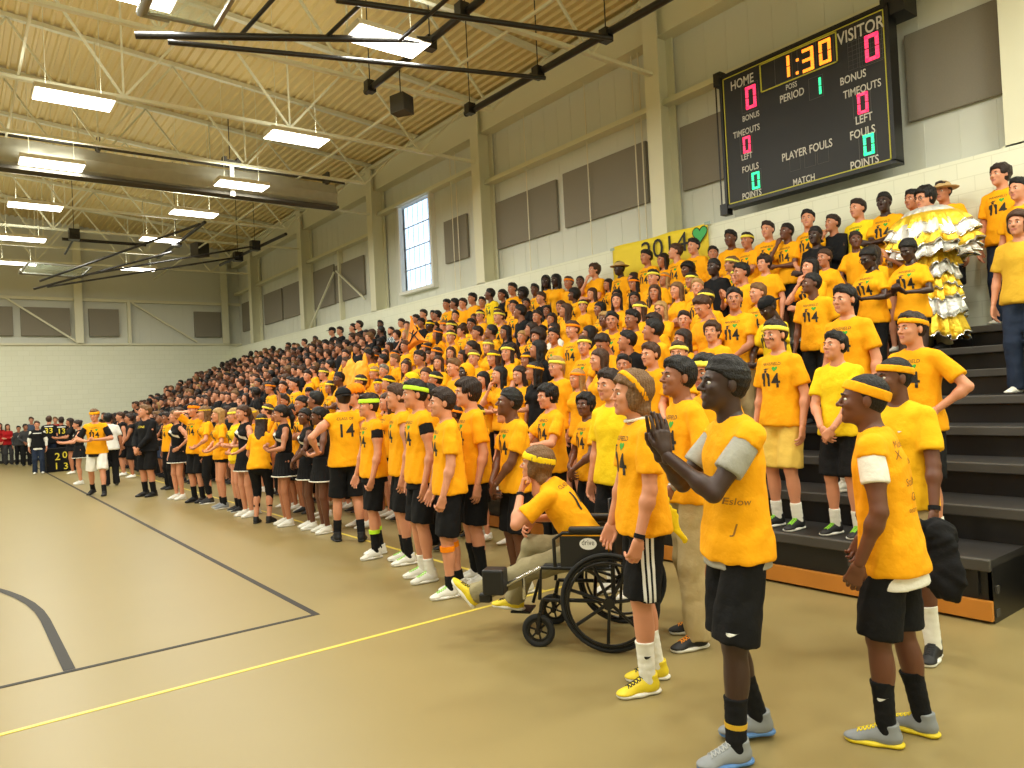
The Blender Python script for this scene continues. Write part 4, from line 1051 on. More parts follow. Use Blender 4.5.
# the small unlit dot matrix behind the visitor score
u, v = sbp(866, 50)
for i in range(9): m.prism([(u - .26 + .065 * i, v - .2), (u - .257 + .065 * i, v - .2), (u - .257 + .065 * i, v + .2), (u - .26 + .065 * i, v + .2)], 0, .003, sbf)
for i in range(7): m.prism([(u - .26, v - .2 + .066 * i), (u + .26, v - .2 + .066 * i), (u + .26, v - .197 + .066 * i), (u - .26, v - .197 + .066 * i)], 0, .003, sbf)
m.build('dot_matrix', g, sb)
for s, px, py, h in (('HOME', 742, 81.5, .155), ('BONUS', 751, 116, .095), ('TIMEOUTS', 746.5, 131, .105), ('LEFT', 747, 156, .10), ('FOULS', 750.5, 167.5, .105), ('POINTS', 752, 194, .105),
                     ('VISITOR', 860, 30, .185), ('BONUS', 853, 77, .115), ('TIMEOUTS', 862, 88.5, .115), ('LEFT', 864, 118, .12), ('FOULS', 862.5, 132, .125), ('POINTS', 864.5, 162, .12),
                     ('POSS', 791.5, 85.5, .085), ('PERIOD', 792, 95, .12), ('PLAYER FOULS', 806.5, 150, .125), ('MATCH', 804, 179.5, .105), ('GUEST FOULS', 792, 102, .035), ('PLAYER MATCH', 792.5, 105.5, .035)):
    if h < .04: continue
    u, v = sbp(px, py); g2 = text_geo(s, h / .74, .014); V = [(-.006, -(u + x * .74), v + y - h / 2) for x, y in g2[0]]
    MB().add(V, g2[1]).build('lettering', SBW, sb)

# ------------------------------------------------------------------ the paper banner
bn = empty('paper_banner', (WX - .03, 8.3, 3.9)); tag(bn, 'yellow paper banner reading 2014 with a green heart, taped to the block wall', 'banner')
pa, pb = onx(614, 247, WX), onx(709, 224, WX); y1, y0, zt = pa[1], pb[1], (pa[2] + pb[2]) / 2
V = []; Fs = []; NX, NZ = 24, 8
for i in range(NX + 1):
    for j in range(NZ + 1):
        y = y1 + (y0 - y1) * i / NX; z = zt - 1.05 * j / NZ
        V.append((-.012 - .010 * math.sin(i * .9 + j * .5) - .006 * math.sin(i * 2.1), y - 8.3, z - 3.9 + .01 * math.sin(i * .5)))
for i in range(NX):
    for j in range(NZ):
        a = i * (NZ + 1) + j; Fs.append((a, a + 1, a + NZ + 2, a + NZ + 1))
sheet = MB().add(V, Fs).build('paper', mat('yellow banner paper', srgb(238, 212, 50), .7), bn, smooth=True)
md = sheet.modifiers.new('thick', 'SOLIDIFY'); md.thickness = .004
def bnt(px, py): p = onx(px, py, WX - .03); return p[1] - 8.3, p[2] - 3.9
cy_, cz_ = bnt(665, 246.5); g2 = text_geo('2014', .34 / .7, .0)
MB().add([(-.038, cy_ - x * 1.15, cz_ + y - .17) for x, y in g2[0]], g2[1]).build('lettering', PRINT, bn)
cy_, cz_ = bnt(701.5, 234); h_ = heart(0, 0, .155)
MB().prism(h_[0], 0, .008, lambda u, v, d: (-.036 - d, cy_ - u, cz_ + v)).build('heart', mat('green paper', srgb(70, 176, 96), .7), bn)
MB().tube([(-.045, cy_ - 1.03 * x, cz_ + 1.03 * y) for x, y in heart(0, 0, .155)[0]], .008, 5, closed=True).build('heart_outline', PRINT, bn)
TAPE = mat('pale tape', srgb(150, 170, 160), .4)
for dy, dz in ((y1 - 8.3, zt - 3.93), (y0 - 8.3, zt - 3.9)): MB().box((-.02, dy - .06, dz - .03), (-.012, dy + .06, dz + .02)).build('tape', TAPE, bn)
# ------------------------------------------------------------------ people on the floor
def tall_to(pos, ytop):
    """height whose crown reaches image row ytop above pos"""
    h = 1.75
    for _ in range(4):
        y0, y1 = proj(pos)[1], proj((pos[0], pos[1], pos[2] + h))[1]; h *= (y0 - ytop) / (y0 - y1)
    return h
def HD(R_=None, L_=None, **k): return dict(hands=dict(R=R_ or H(.245, .05, .87, (.5, -1, 0), (0, .15, -1), (-1, .2, 0)), L=L_ or H(-.245, .05, .87, (-.5, -1, 0), (0, .15, -1), (1, .2, 0))), **k)
POSES.update({
 'A': HD(H(.05, .32, 1.33, (.45, -.1, -1), (-.10, .12, 1), (-1, .1, 0), .08), H(-.05, .32, 1.33, (-.45, -.1, -1), (.10, .12, 1), (1, .1, 0), .08), head=(0, 6), lean=-1,
         feet=dict(L=((-.11, .10, .085), 6, (0, 1, 0)), R=((.10, -.10, .10), -6, (0, 1, 0)))),
 'B': HD(H(.24, .16, .92, (.6, -1, 0), (-.1, .4, -1), (-1, .3, 0), .5), H(-.245, .10, .88, (-.5, -1, 0), (.1, .4, -1), (1, .2, 0), .55), head=(16, 4), lean=5, feet=dict(L=((-.10, .05, .085), 8, (0, 1, 0)), R=((.10, -.08, .085), -12, (0, 1, 0)))),
 'C': HD(None, H(-.27, .14, .84, (-.6, -1, 0), (.0, .35, -1), (1, .0, -.2), 1.0), head=(-22, 2), feet=dict(L=((-.15, .03, .085), 20, (0, 1, 0)), R=((.15, -.06, .085), -20, (0, 1, 0)))),
 'hipsL': HD(None, H(-.185, .07, 1.02, (-1, -.5, 0), (.25, .8, -.4), (1, -.2, 0), .5), head=(-12, 3)),
 'E': HD(H(.245, .12, .87, (.5, -1, 0), (-.1, .4, -1), (-1, .2, 0), .5), H(-.235, .10, .87, (-.5, -1, 0), (.1, .3, -1), (1, .2, 0), .6), head=(3, 2), feet=dict(L=((-.09, .05, .085), 10, (0, 1, 0)), R=((.09, -.06, .085), -4, (0, 1, 0)))),
 'G': HD(None, H(-.22, .20, .98, (-.5, -1, 0), (.1, .6, -.8), (1, .2, 0), .9), head=(5, 6), feet=dict(L=((-.13, .05, .085), 12, (0, 1, 0)), R=((.12, -.06, .085), -12, (0, 1, 0)))),
 'P': HD(H(.27, .05, .90, (.9, -.6, 0), (.2, .1, -1), (-1, .2, 0), .5), H(-.30, .10, 1.02, (-1, -.7, 0), (-.7, .5, -.3), (0, .3, 1), .5), head=(14, -4), feet=dict(L=((-.13, .07, .085), 10, (0, 1, 0)), R=((.12, -.10, .085), -14, (0, 1, 0)))),
 'walk': HD(H(.12, .24, 1.10, (1, -.4, -.5), (-.8, .5, 0), (0, -.3, 1), .8), H(-.10, .26, 1.12, (-1, -.4, -.5), (.8, .5, 0), (0, -.3, 1), .8), head=(0, -4), lean=4, pel=(0, 0, .93), feet=dict(L=((-.16, .20, .085), 10, (0, 1, 0)), R=((.18, -.22, .11), -18, (0, 1, 0))), toe=dict(R=-12)),
 'shade': HD(H(.07, .20, 1.60, (1.2, .1, .3), (-.9, .1, .1), (0, -.4, -1), .2), None, head=(0, 2)),
 'armup': HD(H(.20, .10, 1.78, (1, .2, 0), (-.3, .1, 1), (0, 1, 0), .2), H(-.185, .07, 1.02, (-1, -.5, 0), (.25, .8, -.4), (1, -.2, 0), .5), head=(0, 0)),
 'reach': HD(H(.10, .38, 1.16, (1, -.4, -1), (-.2, 1, .1), (-.6, 0, .6), .3), H(-.12, .36, 1.14, (-1, -.4, -1), (.3, 1, .1), (.6, 0, .6), .3), head=(5, -4)),
 'pray': HD(H(.05, .22, 1.12, (1, -.3, -.8), (-.5, .4, .6), (-.5, -1, 0), .7), H(-.05, .24, 1.10, (-1, -.3, -.8), (.5, .4, .6), (.5, -1, 0), .7), head=(-6, -6)),
 'Q': HD(H(.10, .26, .86, (1, -.5, -.2), (-.3, .6, -.6), (-.6, -.3, 0), .6), H(-.14, .24, .88, (-1, -.5, -.2), (.3, .6, -.6), (.6, -.3, 0), .6), head=(0, -16), lean=14, pel=(0, -.03, .93)),
 'doc': HD(H(.16, .22, 1.02, (1, -.5, -.2), (-.6, .4, -.2), (0, -.3, 1), .5), H(-.16, .22, 1.02, (-1, -.5, -.2), (.6, .4, -.2), (0, -.3, 1), .5), head=(10, 0)),
 'face2': dict(POSES['face'], head=(25, -3)),
 'clap2': dict(POSES['clap'], head=(18, 4)),
})
SHOE_N = dict(white=(RUBW, RUBW, mat('lime laces', srgb(150, 220, 60), .6)), whiteb=(RUBW, RUBW, WHITEP), black=(RUBB, RUBW, mat('black laces', srgb(30, 30, 30), .7)),
              blackg=(RUBB, RUBW, mat('lime laces', (0, 0, 0))), blacko=(RUBB, RUBW, mat('orange laces', srgb(240, 150, 30), .6)), allb=(RUBB, RUBB, mat('black laces', (0, 0, 0))),
              grey=(mat('grey mesh shoe', srgb(138, 142, 146), .7), mat('blue sole', srgb(84, 128, 186), .5), mat('grey laces', srgb(170, 172, 172), .7)),
              greyy=(mat('grey mesh shoe', (0, 0, 0)), mat('yellow sole', srgb(232, 206, 40), .5), mat('yellow laces', srgb(246, 222, 40), .6)),
              yellow=(mat('yellow shoe', srgb(236, 210, 40), .5), RUBW, mat('black laces', (0, 0, 0))))
CHEERW = mat('white cheer trim', srgb(232, 228, 214), .6)
def kid(root, nm): return [c for c in root.children if c.name.split('.')[0] == nm][0]
def jplace(root, p): return root.matrix_basis @ Vector(p)
def onmesh(name, items, sg, J, cen, side, mts, par, u=None):
    JJ = dict(J); 
    me = cast_print(items, sg, JJ, 1, .003, np.array(cen, float), np.array(side, float)); return put(name, me, mts, par)
def band_on_leg(root, J, n, t, w, m, r0=.058, name='knee_band'):
    """a cloth ring on a shin, t down from the knee"""
    k, a = J['kn' + n], J['an' + n]; c = k + (a - k) * t; d = unit(a - k)
    b = MB(); b.tube([Vector(c - d * w / 2), Vector(c + d * w / 2)], [r0, r0 - .002], 16); return b.build(name, m, root, smooth=True)
def wrist_band(root, J, n, m, t=.95, name='wristband', r=.0315):
    e, w = J['el' + n], J['wr' + n]; c = e + (w - e) * t; d = unit(w - e)
    return MB().tube([Vector(c - d * .012), Vector(c + d * .012)], r, 14).build(name, m, root, smooth=True)

def on_floor(fx, fy, ytop, heading, **k):
    p = onz(fx, fy); h = tall_to(p, ytop); h = min(max(h, 1.45), 2.0)
    return person(tuple(p), heading, height=h, **k)

# 1 the clapping man in front
r, J, sg, bo = on_floor(748, 750, 356, 150, skin='dark', hair=('crop', 'black'), top=('sleeveless', GOLD), under=(GREY, .62, -.125), bottom=('shorts', BLACK), socks=(BLACK, .20), shoes=SHOE_N['grey'], pose='A', res='hi', prn=None,
    label='clapping man in gold cut-off shirt over grey tee, nearest the camera')
lft = -J['r']
for it in (shift(text_geo('Eslow', .042), -.06, .02, 0, 1, .2), shift(text_geo('J', .06), -.08, -.10, 0, 1, .3)): onmesh('shirt_writing', [it], sg, J, J['waist'], lft, [mat('thin marker ink', srgb(150, 100, 24), .7)] * 2, kid(r, 'shirt'))
sgb = bottom_geo(J, 'm', 'shorts', .010, 0); onmesh('swoosh', [swoosh(.05)], sgb, J, J['knL'] + np.array((0, .04, .08)), lft, [WHITEP, WHITEP], bo)
band_on_leg(r, J, 'L', .80, .022, mat('gold sock stripe', srgb(214, 170, 40), .6), .049, 'sock_stripe')
# 2 the man at the right with the signed shirt
def back_sign(sg, J, sh):
    it = [shift(text_geo(w, s), x, y, 0, 1, .2) for w, x, y, s in (('Michael', -.02, .10, .05), ('Sr. #14', .03, .02, .04), ('Stallions', 0, -.08, .05), ('Go Jags', .02, -.15, .055), ('X', -.09, .05, .06), ('team', -.06, -.20, .035))]
    put('shirt_writing', cast_print(it, sg, J, -1), [mat('thin marker ink', srgb(150, 100, 24), .7)] * 2, sh)
r, J, sg, bo = on_floor(902, 739, 372, 108, skin='brown', hair=('buzz', 'black'), band=(GOLD, -18, .024), top=('sleeveless', GOLD), hem=-.15, under=(WHITE, .55, -.21), bottom=('shorts', BLACK), socks=(BLACK, .22), shoes=SHOE_N['greyy'], pose='B', res='hi', prn=back_sign,
    label='man in marker-signed gold cut-off shirt over white tee, at far right on the floor')
onmesh('swoosh', [swoosh(.05)], sock_geo(J, 'L', .22, .006), J, J['anL'] + np.array((0, 0, .15)), -J['r'], [WHITEP, WHITEP], r)
# 3 the man behind him holding a cap and jacket
def chest_logo(sg, J, sh): put('chest_logo', cast_print([swoosh(.03)], sg, J, 1, cen=J['chest'] + J['u'] * .03 - J['r'] * .08), [WHITEP, WHITEP], sh)
r3, J3, sg, bo = on_floor(912, 650, 357, 172, skin='brown', hair=('buzz', 'black'), band=(GOLD, -8, .020), top=('tee', mat('warm yellow cotton', srgb(250, 190, 28), .85, noise=(9, .05), bump=(11, .8), spec=.2)), bottom=('shorts', KHAKI), socks=(WHITE, .22), shoes=SHOE_N['black'], pose='C', res='hi', prn=chest_logo,
    label='man in yellow tee and khaki shorts holding a black jacket, standing by the bleacher end')
wrist_band(r3, J3, 'L', BLACK)
hand = r3.matrix_basis @ Vector(J3['wrL'] + J3['hdL'][0] * .09)
jk = empty('jacket', tuple(hand + Vector((0, 0, -.02)))); tag(jk, 'black jacket and cap bunched in the hand of the man in khaki shorts', 'jacket')
put('cloth', newmesh('cloth', *solid([ell((.02, -.02, -.02), (.10, .09, .08), .04), caps((-.02, -.03, -.04), (-.05, -.08, -.28), .085, .11, .05, flat=((1, 0, 0), .6)), caps((.03, -.03, -.04), (.06, .0, -.20), .07, .06, .04), ell((-.08, .10, .03), (.09, .08, .05), .04), folds(.010, 1.0, 1.6)], .010)), BLACK, jk)
put('cap', newmesh('cap', *solid([ell((-.12, .16, -.01), (.085, .09, .065), .02), ell((-.02, .22, -.07), (.07, .06, .012), .01)], .008)), BLACK, jk)
MB().tube([(-.10, .10, -.14), (-.03, .16, -.16), (.05, .18, -.13)], .006, 6).build('yellow_trim', YELLOWP, jk, smooth=True)
# 4 the one beside the wheelchair
def stripes(root, J, sgb):
    for n in 'L':
        hp, k = J['hip' + n], J['kn' + n]; d = k - hp
        for i in (-1, 0, 1):
            L = .40; it = [([(i * .028 - .008, L / 2), (i * .028 + .008, L / 2), (i * .028 + .008, -L / 2), (i * .028 - .008, -L / 2)], [(0, 1, 2, 3)], 0)]
            v = []; f = []; m = 14
            for q in range(m + 1): y = -L / 2 + L * q / m; v += [(i * .028 - .008, y), (i * .028 + .008, y)]
            f = [(2 * q, 2 * q + 1, 2 * q + 3, 2 * q + 2) for q in range(m)]
            onmesh('stripe', [(v, f, 0)], sgb, J, (hp + k) / 2 + np.array((0, .01, .0)), (-1, 0, 0) if n == 'L' else (1, 0, 0), [WHITEP, WHITEP], root)
def prn_E(sg, J, sh):
    put('back_print', cast_print([shift(text_geo('CLASS OF', .044), 0, .10), shift(text_geo('11', .21, .014), 0, -.09)], sg, J, -1), [PRINT, GREENP], sh); put('chest_print', chest_print(sg, J), [PRINT, GREENP], sh)
r, J, sg, bo = on_floor(652, 686, 371, 150, skin='fair', hair=('mop', 'light'), band=(GOLD, -52, .015), top=('tee', GOLD), bottom=('shorts', BLACK), socks=(WHITE, .20), shoes=SHOE_N['yellow'], pose='E', res='hi', prn='both',
    label='light-haired boy in white-striped black shorts standing right behind the wheelchair')
stripes(bo, J, bottom_geo(J, 'm', 'shorts', .010, 0)); wrist_band(r, J, 'L', BLACK, .96, 'bracelet', .030)
onmesh('swoosh', [swoosh(.05)], sock_geo(J, 'L', .20, .006), J, J['anL'] + np.array((0, 0, .13)), -J['r'], [PRINT, PRINT], r)
MB().tube([Vector(J['neck'] + J['u'] * .035 + J['r'] * (.062 * math.cos(t)) + J['f'] * (.066 * math.sin(t) + .008) - J['u'] * .012 * math.sin(t)) for t in np.linspace(0, 2 * math.pi, 24, endpoint=False)], .008, 6, closed=True).build('collar', WHITE, r, smooth=True)
# 5 the tall dark-haired boy with the bandana
r5, J5, sg, bo = on_floor(697, 640, 357, 152, skin='olive', hair=('short', 'black'), top=('tee', GOLD), bottom=('pants', KHAKI), shoes=SHOE_N['blacko'], pose='G', res='hi', prn='both',
    label='tall dark-haired boy in khaki trousers with a wristwatch, left of the clapping man')
wrist_band(r5, J5, 'L', mat('steel watch', srgb(160, 158, 150), .3, metal=.8), .96, 'wristwatch', .031)
hand = r5.matrix_basis @ Vector(J5['wrL'] + J5['hdL'][0] * .09); bd = put('bandana', newmesh('bandana', *solid([ell((0, 0, 0), (.03, .03, .03), .02), caps((0, 0, 0), (.04, -.02, -.12), .03, .045, .03, flat=((1, .6, 0), .35)), caps((.03, -.02, -.10), (.10, -.08, -.27), .05, .012, .02, flat=((1, .6, 0), .3)), caps((.0, .0, -.08), (-.03, .02, -.20), .03, .008, .02, flat=((1, .6, 0), .3)), folds(.005, 1, 2.2)], .007)), LEMON); bd.location = hand; tag(bd, 'yellow bandana hanging from the hand of the boy in khaki trousers', 'bandana')

# the rest of the front line: foot pixel, crown row, heading, then looks
FRONT = [
 (522, 590, 388, 165, dict(skin='brown', hair=('crop', 'black'), top=('tee', GOLD), bottom=('shorts', BLACK), socks=(BLACK, .12), shoes=SHOE_N['whiteb'], pose='clasp', res='hi', label='brown-skinned boy in gold tee and long black shorts, just beyond the footrest')),
 (480, 582, 378, 162, dict(skin='fair', hair=('shaggy', 'dark'), top=('tee', GOLD), bottom=('shorts', BLACK), socks=(BLACK, .25), shoes=SHOE_N['whiteb'], pose='stand', res='hi', prn='both', label='tall brown-haired boy in gold tee and black shorts with long black socks')),
 (455, 594, 388, 158, dict(skin='fair', hair=('short', 'dark'), top=('tee', GOLD), bottom=('shorts', BLACK), socks=(BLACK, .10), shoes=SHOE_N['white'], pose='E', res='hi', prn='both', label='dark-haired boy in gold tee with a gold band below his knee, by the footrest', tag_='knee')),
 (427, 579, 380, 166, dict(skin='fair', hair=('short', 'black'), band=(NEON, -12), top=('sleeveless', GOLD), under=(BLACK, .42), bottom=('shorts', BLACK), socks=(WHITE, .12), shoes=SHOE_N['white'], pose='stand', res='hi', label='boy with tilted neon headband and black sleeve, right of the flat neon headband')),
 (408, 562, 384, 160, dict(skin='fair', hair=('short', 'brown'), top=('sleeveless', GOLD), bottom=('shorts', BLACK), socks=(BLACK, .18), shoes=SHOE_N['white'], pose='stand', res='mid', label='brown-haired boy in gold cut-off shirt standing between the two neon headbands')),
 (378, 556, 394, 172, dict(skin='fair', hair=('short', 'dark'), band=(NEON, 2, .022), top=('sleeveless', GOLD), under=(BLACK, .42), bottom=('shorts', BLACK), socks=(BLACK, .18), shoes=SHOE_N['whiteb'], pose='E', res='hi', label='boy with flat neon headband and neon-topped black socks, leftmost neon headband', tag_='neon')),
 (350, 541, 388, 72, dict(skin='fair', hair=('buzz', 'dark'), hat=('capback', BLACK), top=('sleeveless', GOLD), bottom=('shorts', BLACK), socks=(BLACK, .16), shoes=SHOE_N['allb'], pose='P', res='hi', prn='back', label='boy seen from behind in gold shirt reading CLASS OF 14 and black cap')),
 (326, 532, 407, 172, dict(sex='f', skin='brown', hair=('pony', 'black'), top=('cheer', BLACK), bottom=('skirt', BLACK), shoes=SHOE_N['whiteb'], pose='pray', res='mid', prn='cheer', label='dark-haired cheerleader half hidden behind the boy with 14 on his back')),
 (312, 528, 408, 168, dict(sex='f', skin='brown', hair=('pony', 'black'), top=('cheer', BLACK), bottom=('skirt', BLACK), shoes=SHOE_N['whiteb'], pose='lookl', res='mid', prn='cheer', label='brown-skinned cheerleader standing directly right of the long-ponytail cheerleader')),
 (288, 525, 405, 172, dict(sex='f', skin='tan', hair=('pony', 'black'), top=('cheer', BLACK), bottom=('skirt', BLACK), shoes=SHOE_N['whiteb'], pose='pray', res='hi', prn='cheer', label='cheerleader with long black ponytail and white-trimmed black uniform, fully in view')),
 (263, 523, 412, 50, dict(sex='f', skin='fair', hair=('long', 'dark'), band=(LEMON, -10, .010), top=('tee', GOLD), bottom=('capri', BLACK), shoes=SHOE_N['allb'], pose='Q', res='mid', label='girl turned away with very long dark hair, gold shirt and black leggings')),
 (256, 513, 408, 172, dict(sex='f', skin='fair', hair=('pony', 'blond'), band=(LEMON, 5), top=('tee', GOLD), bottom=('skirt', BLACK), shoes=SHOE_N['whiteb'], pose='reach', res='mid', label='girl with yellow hair ribbon, gold tee with green heart and black skirt')),
 (249, 516, 405, 188, dict(sex='f', skin='fair', hair=('pony', 'brown'), top=('cheer', BLACK), bottom=('skirt', BLACK), shoes=SHOE_N['whiteb'], pose='doc', res='mid', prn='cheer', label='brown-haired cheerleader in black and white, left of the girl with ribbon')),
 (240, 511, 408, 178, dict(sex='f', skin='fair', hair=('bun', 'blond'), band=(PALEY, 5), top=('tee', LEMON), bottom=('short', LEMON), socks=(BLACK, .14), shoes=SHOE_N['black'], pose='stand', res='mid', label='blonde in lemon tee with pale yellow headband and black boots behind the cheerleaders')),
 (224, 508, 408, 175, dict(sex='f', skin='fair', hair=('long', 'blond'), top=('tee', GOLD), bottom=('short', BLACK), socks=(BLACK, .12), shoes=SHOE_N['greyy'][:1] + (RUBW,), pose='doc', res='mid', label='long-haired blonde in gold tee and short black shorts with white trim')),
 (210, 503, 406, 170, dict(sex='f', skin='fair', hair=('long', 'light'), band=(LEMON, 0, .008), top=('tee', GOLD), bottom=('leggings', BLACK), shoes=SHOE_N['black'], pose='doc', res='mid', label='light-haired girl in gold tee and full-length black leggings')),
 (199, 502, 403, 205, dict(skin='fair', hair=('short', 'dark'), band=(ORANGE, -5, .026), top=('tee', GOLD), bottom=('shorts', BLACK), socks=(BLACK, .2), shoes=SHOE_N['allb'], pose='shade', res='mid', label='boy with orange headband shading his eyes with a raised arm')),
 (180, 499, 410, 196, dict(sex='f', skin='fair', hair=('bun', 'light'), top=('cheer', BLACK), bottom=('skirt', BLACK), shoes=SHOE_N['whiteb'], pose='hipsL', res='mid', prn='cheer', label='cheerleader with hand on hip, leftmost of those beside the hooded man')),
 (171, 489, 412, 190, dict(skin='olive', hair=('short', 'dark'), top=('tee', GOLD), bottom=('pants', BLACK), shoes=SHOE_N['allb'], pose='stand', res='mid', label='boy in gold tee and black trousers behind the hand-on-hip cheerleader')),
 (150, 496, 405, 205, dict(skin='fair', hair=('short', 'light'), top=('long', BLACK), bottom=('shorts', BLACK), socks=(BLACK, .2), shoes=SHOE_N['allb'], pose='clasp', res='mid', prn='hood', build=1.12, label='stocky man in black hooded sweatshirt with gold lettering, hands clasped, on the floor')),
 (99, 495, 408, 245, dict(skin='fair', hair=('short', 'light'), band=(GOLD, 4, .026), top=('sleeveless', GOLD), under=(BLACK, .8), bottom=('shorts', WHITE), socks=(BLACK, .13), shoes=SHOE_N['allb'], pose='walk', res='mid', label='blond boy in gold shirt and white shorts stepping onto the black court line')),
 (81, 484, 420, 176, dict(sex='f', skin='fair', hair=('bun', 'dark'), top=('cheer', BLACK), bottom=('skirt', BLACK), shoes=SHOE_N['whiteb'], pose='reach', res='mid', prn='cheer', label='cheerleader seen side on between the black cube and the boy in white shorts')),
 (73, 474, 418, 178, dict(sex='f', skin='tan', hair=('long', 'dark'), top=('tee', BLACK), bottom=('skirt', BLACK), shoes=SHOE_N['whiteb'], pose='reach', res='lo', prn=None, label='dark-haired girl all in black reaching forward beside the black cube')),
 (63, 470, 417, 80, dict(skin='tan', hair=('short', 'dark'), top=('sleeveless', BLACK), bottom=('shorts', BLACK), shoes=SHOE_N['whiteb'], pose='stand2', res='lo', prn='j13', label='player in black jersey with gold 13, seen from behind by the cube')),
 (51, 471, 416, 76, dict(skin='fair', hair=('short', 'brown'), top=('tee', BLACK), bottom=('pants', DENIM), shoes=SHOE_N['whiteb'], pose='stand', res='lo', prn='j33', label='player in black jersey with gold 33 and jeans, seen from behind')),
 (39, 474, 421, 262, dict(skin='fair', hair=('short', 'brown'), top=('tee', BLACK), under=(WHITE, 1.75), bottom=('pants', DENIM), shoes=SHOE_N['whiteb'], pose='stand', res='lo', prn='bar', label='boy in black tee over long white sleeves and jeans at far left')),
 (27, 466, 424, 265, dict(skin='olive', hair=('short', 'black'), top=('long', CHARCOAL), bottom=('pants', BLACK), shoes=SHOE_N['allb'], pose='lookl', res='lo', prn=None, label='person in charcoal sweatshirt right of the red-shirted pair')),
 (20, 465, 427, 270, dict(skin='tan', hair=('short', 'black'), top=('long', CHARCOAL), bottom=('pants', BLACK), shoes=SHOE_N['allb'], pose='stand', res='lo', prn='ring', label='dark-haired person in grey sweatshirt with a pale round emblem')),
 (9, 465, 424, 275, dict(sex='f', skin='fair', hair=('long', 'brown'), top=('long', RED), bottom=('pants', CHARCOAL), shoes=SHOE_N['allb'], pose='crossed', res='lo', prn=None, label='woman in red sweater with folded arms near the left edge')),
 (1, 464, 423, 275, dict(sex='f', skin='fair', hair=('long', 'dark'), top=('long', RED), bottom=('pants', CHARCOAL), shoes=SHOE_N['allb'], pose='clasp', res='lo', prn=None, label='woman in red sweater cut off by the left edge')),
 (33, 462, 417, 262, dict(skin='fair', hair=('short', 'brown'), top=('tee', mat('slate blue cotton', srgb(66, 78, 98), .85)), bottom=('pants', DENIM), shoes=SHOE_N['allb'], pose='stand', res='lo', prn=None, label='tall man in slate blue shirt at the back by the far wall')),
 (57, 461, 417, 262, dict(skin='fair', hair=('short', 'light'), top=('tee', RED), bottom=('pants', DENIM), shoes=SHOE_N['allb'], pose='stand', res='lo', prn=None, label='man in red shirt behind the two black jerseys')),
 (112, 486, 413, 95, dict(skin='tan', hair=('shaggy', 'black'), top=('tee', WHITE), bottom=('pants', BLACK), shoes=SHOE_N['allb'], pose='lookr', res='lo', prn=None, label='dark-haired person in white top and black trousers behind the boy in white shorts')),
 (124, 476, 412, 180, dict(skin='fair', hair=('short', 'brown'), top=('sleeveless', BLACK), bottom=('shorts', BLACK), shoes=SHOE_N['whiteb'], pose='stand', res='lo', prn=None, label='player in plain black sleeveless jersey left of the hooded man')),
 (133, 478, 414, 176, dict(skin='tan', hair=('short', 'dark'), top=('sleeveless', BLACK), bottom=('shorts', BLACK), shoes=SHOE_N['whiteb'], pose='clasp', res='lo', prn=None, label='dark-haired player in black shorts directly behind the hooded man')),
]
def cheer_print(sg, J, sh):
    band = [(-.13, .12), (-.06, .13), (.14, -.04), (.14, -.12)]
    v = []; f = []; m = 10
    for q in range(m + 1):
        t = q / m; v += [(-.13 + .26 * t, .13 - .16 * t), (-.13 + .26 * t, .075 - .16 * t)]
    f = [(2 * q, 2 * q + 1, 2 * q + 3, 2 * q + 2) for q in range(m)]
    put('white_sash', cast_print([(v, f, 0)], sg, J, 1, .004), [CHEERW, CHEERW], sh)
    put('chest_lettering', cast_print([shift(text_geo('LIONS', .045, .004), 0, -.005, 0, 1, -.0)], sg, J, 1, .007), [PRINT, PRINT], sh)
def PR(kind):
    def fn(sg, J, sh):
        if kind == 'cheer': cheer_print(sg, J, sh)
        elif kind == 'hood':
            put('chest_lettering', cast_print([shift(text_geo('LIONS', .06, .006), 0, .03)], sg, J, 1), [YELLOWP, YELLOWP], sh)
        elif kind == 'j13': put('jersey_number', cast_print([shift(text_geo('13', .24, .016), 0, -.08)], sg, J, -1), [YELLOWP] * 2, sh); put('shoulder_stripe', cast_print([([(-.12, .12), (.12, .12), (.12, .15), (-.12, .15)], [(0, 1, 2, 3)], 0)], sg, J, -1), [WHITEP] * 2, sh)
        elif kind == 'j33': put('jersey_number', cast_print([shift(text_geo('33', .24, .016), 0, -.08)], sg, J, -1), [YELLOWP] * 2, sh); put('shoulder_stripe', cast_print([([(-.12, .12), (.12, .12), (.12, .15), (-.12, .15)], [(0, 1, 2, 3)], 0)], sg, J, -1), [WHITEP] * 2, sh)
        elif kind == 'bar': put('chest_lettering', cast_print([([(-.12, .05), (.12, .05), (.12, .075), (-.12, .075)], [(0, 1, 2, 3)], 0)], sg, J, 1), [WHITEP] * 2, sh)
        elif kind == 'ring': put('chest_emblem', cast_print([([(.06 * math.cos(t), -.02 + .06 * math.sin(t)) for t in np.linspace(0, 6.28, 13)[:-1]], [tuple(range(12))], 0)], sg, J, 1), [mat('pale grey print', srgb(170, 174, 180), .6)] * 2, sh)
    return fn
def skirt_trim(root, J, bo, sgk):
    V = sgk[0]; z = V[:, 2].min() + .008; b = MB()
    low = V[V[:, 2] < z + .012]; a = np.arctan2(low[:, 1] - J['pel'][1], low[:, 0] - J['pel'][0]); pts = []
    for t in np.linspace(-math.pi, math.pi, 40, endpoint=False):
        s = low[np.abs((a - t + math.pi) % (2 * math.pi) - math.pi) < .12]
        if len(s): d = np.hypot(s[:, 0] - J['pel'][0], s[:, 1] - J['pel'][1]).max(); pts.append((J['pel'][0] + (d + .002) * math.cos(t), J['pel'][1] + (d + .002) * math.sin(t), z))
    b.tube(pts, .009, 6, closed=True); b.build('trim', CHEERW, bo, smooth=True)
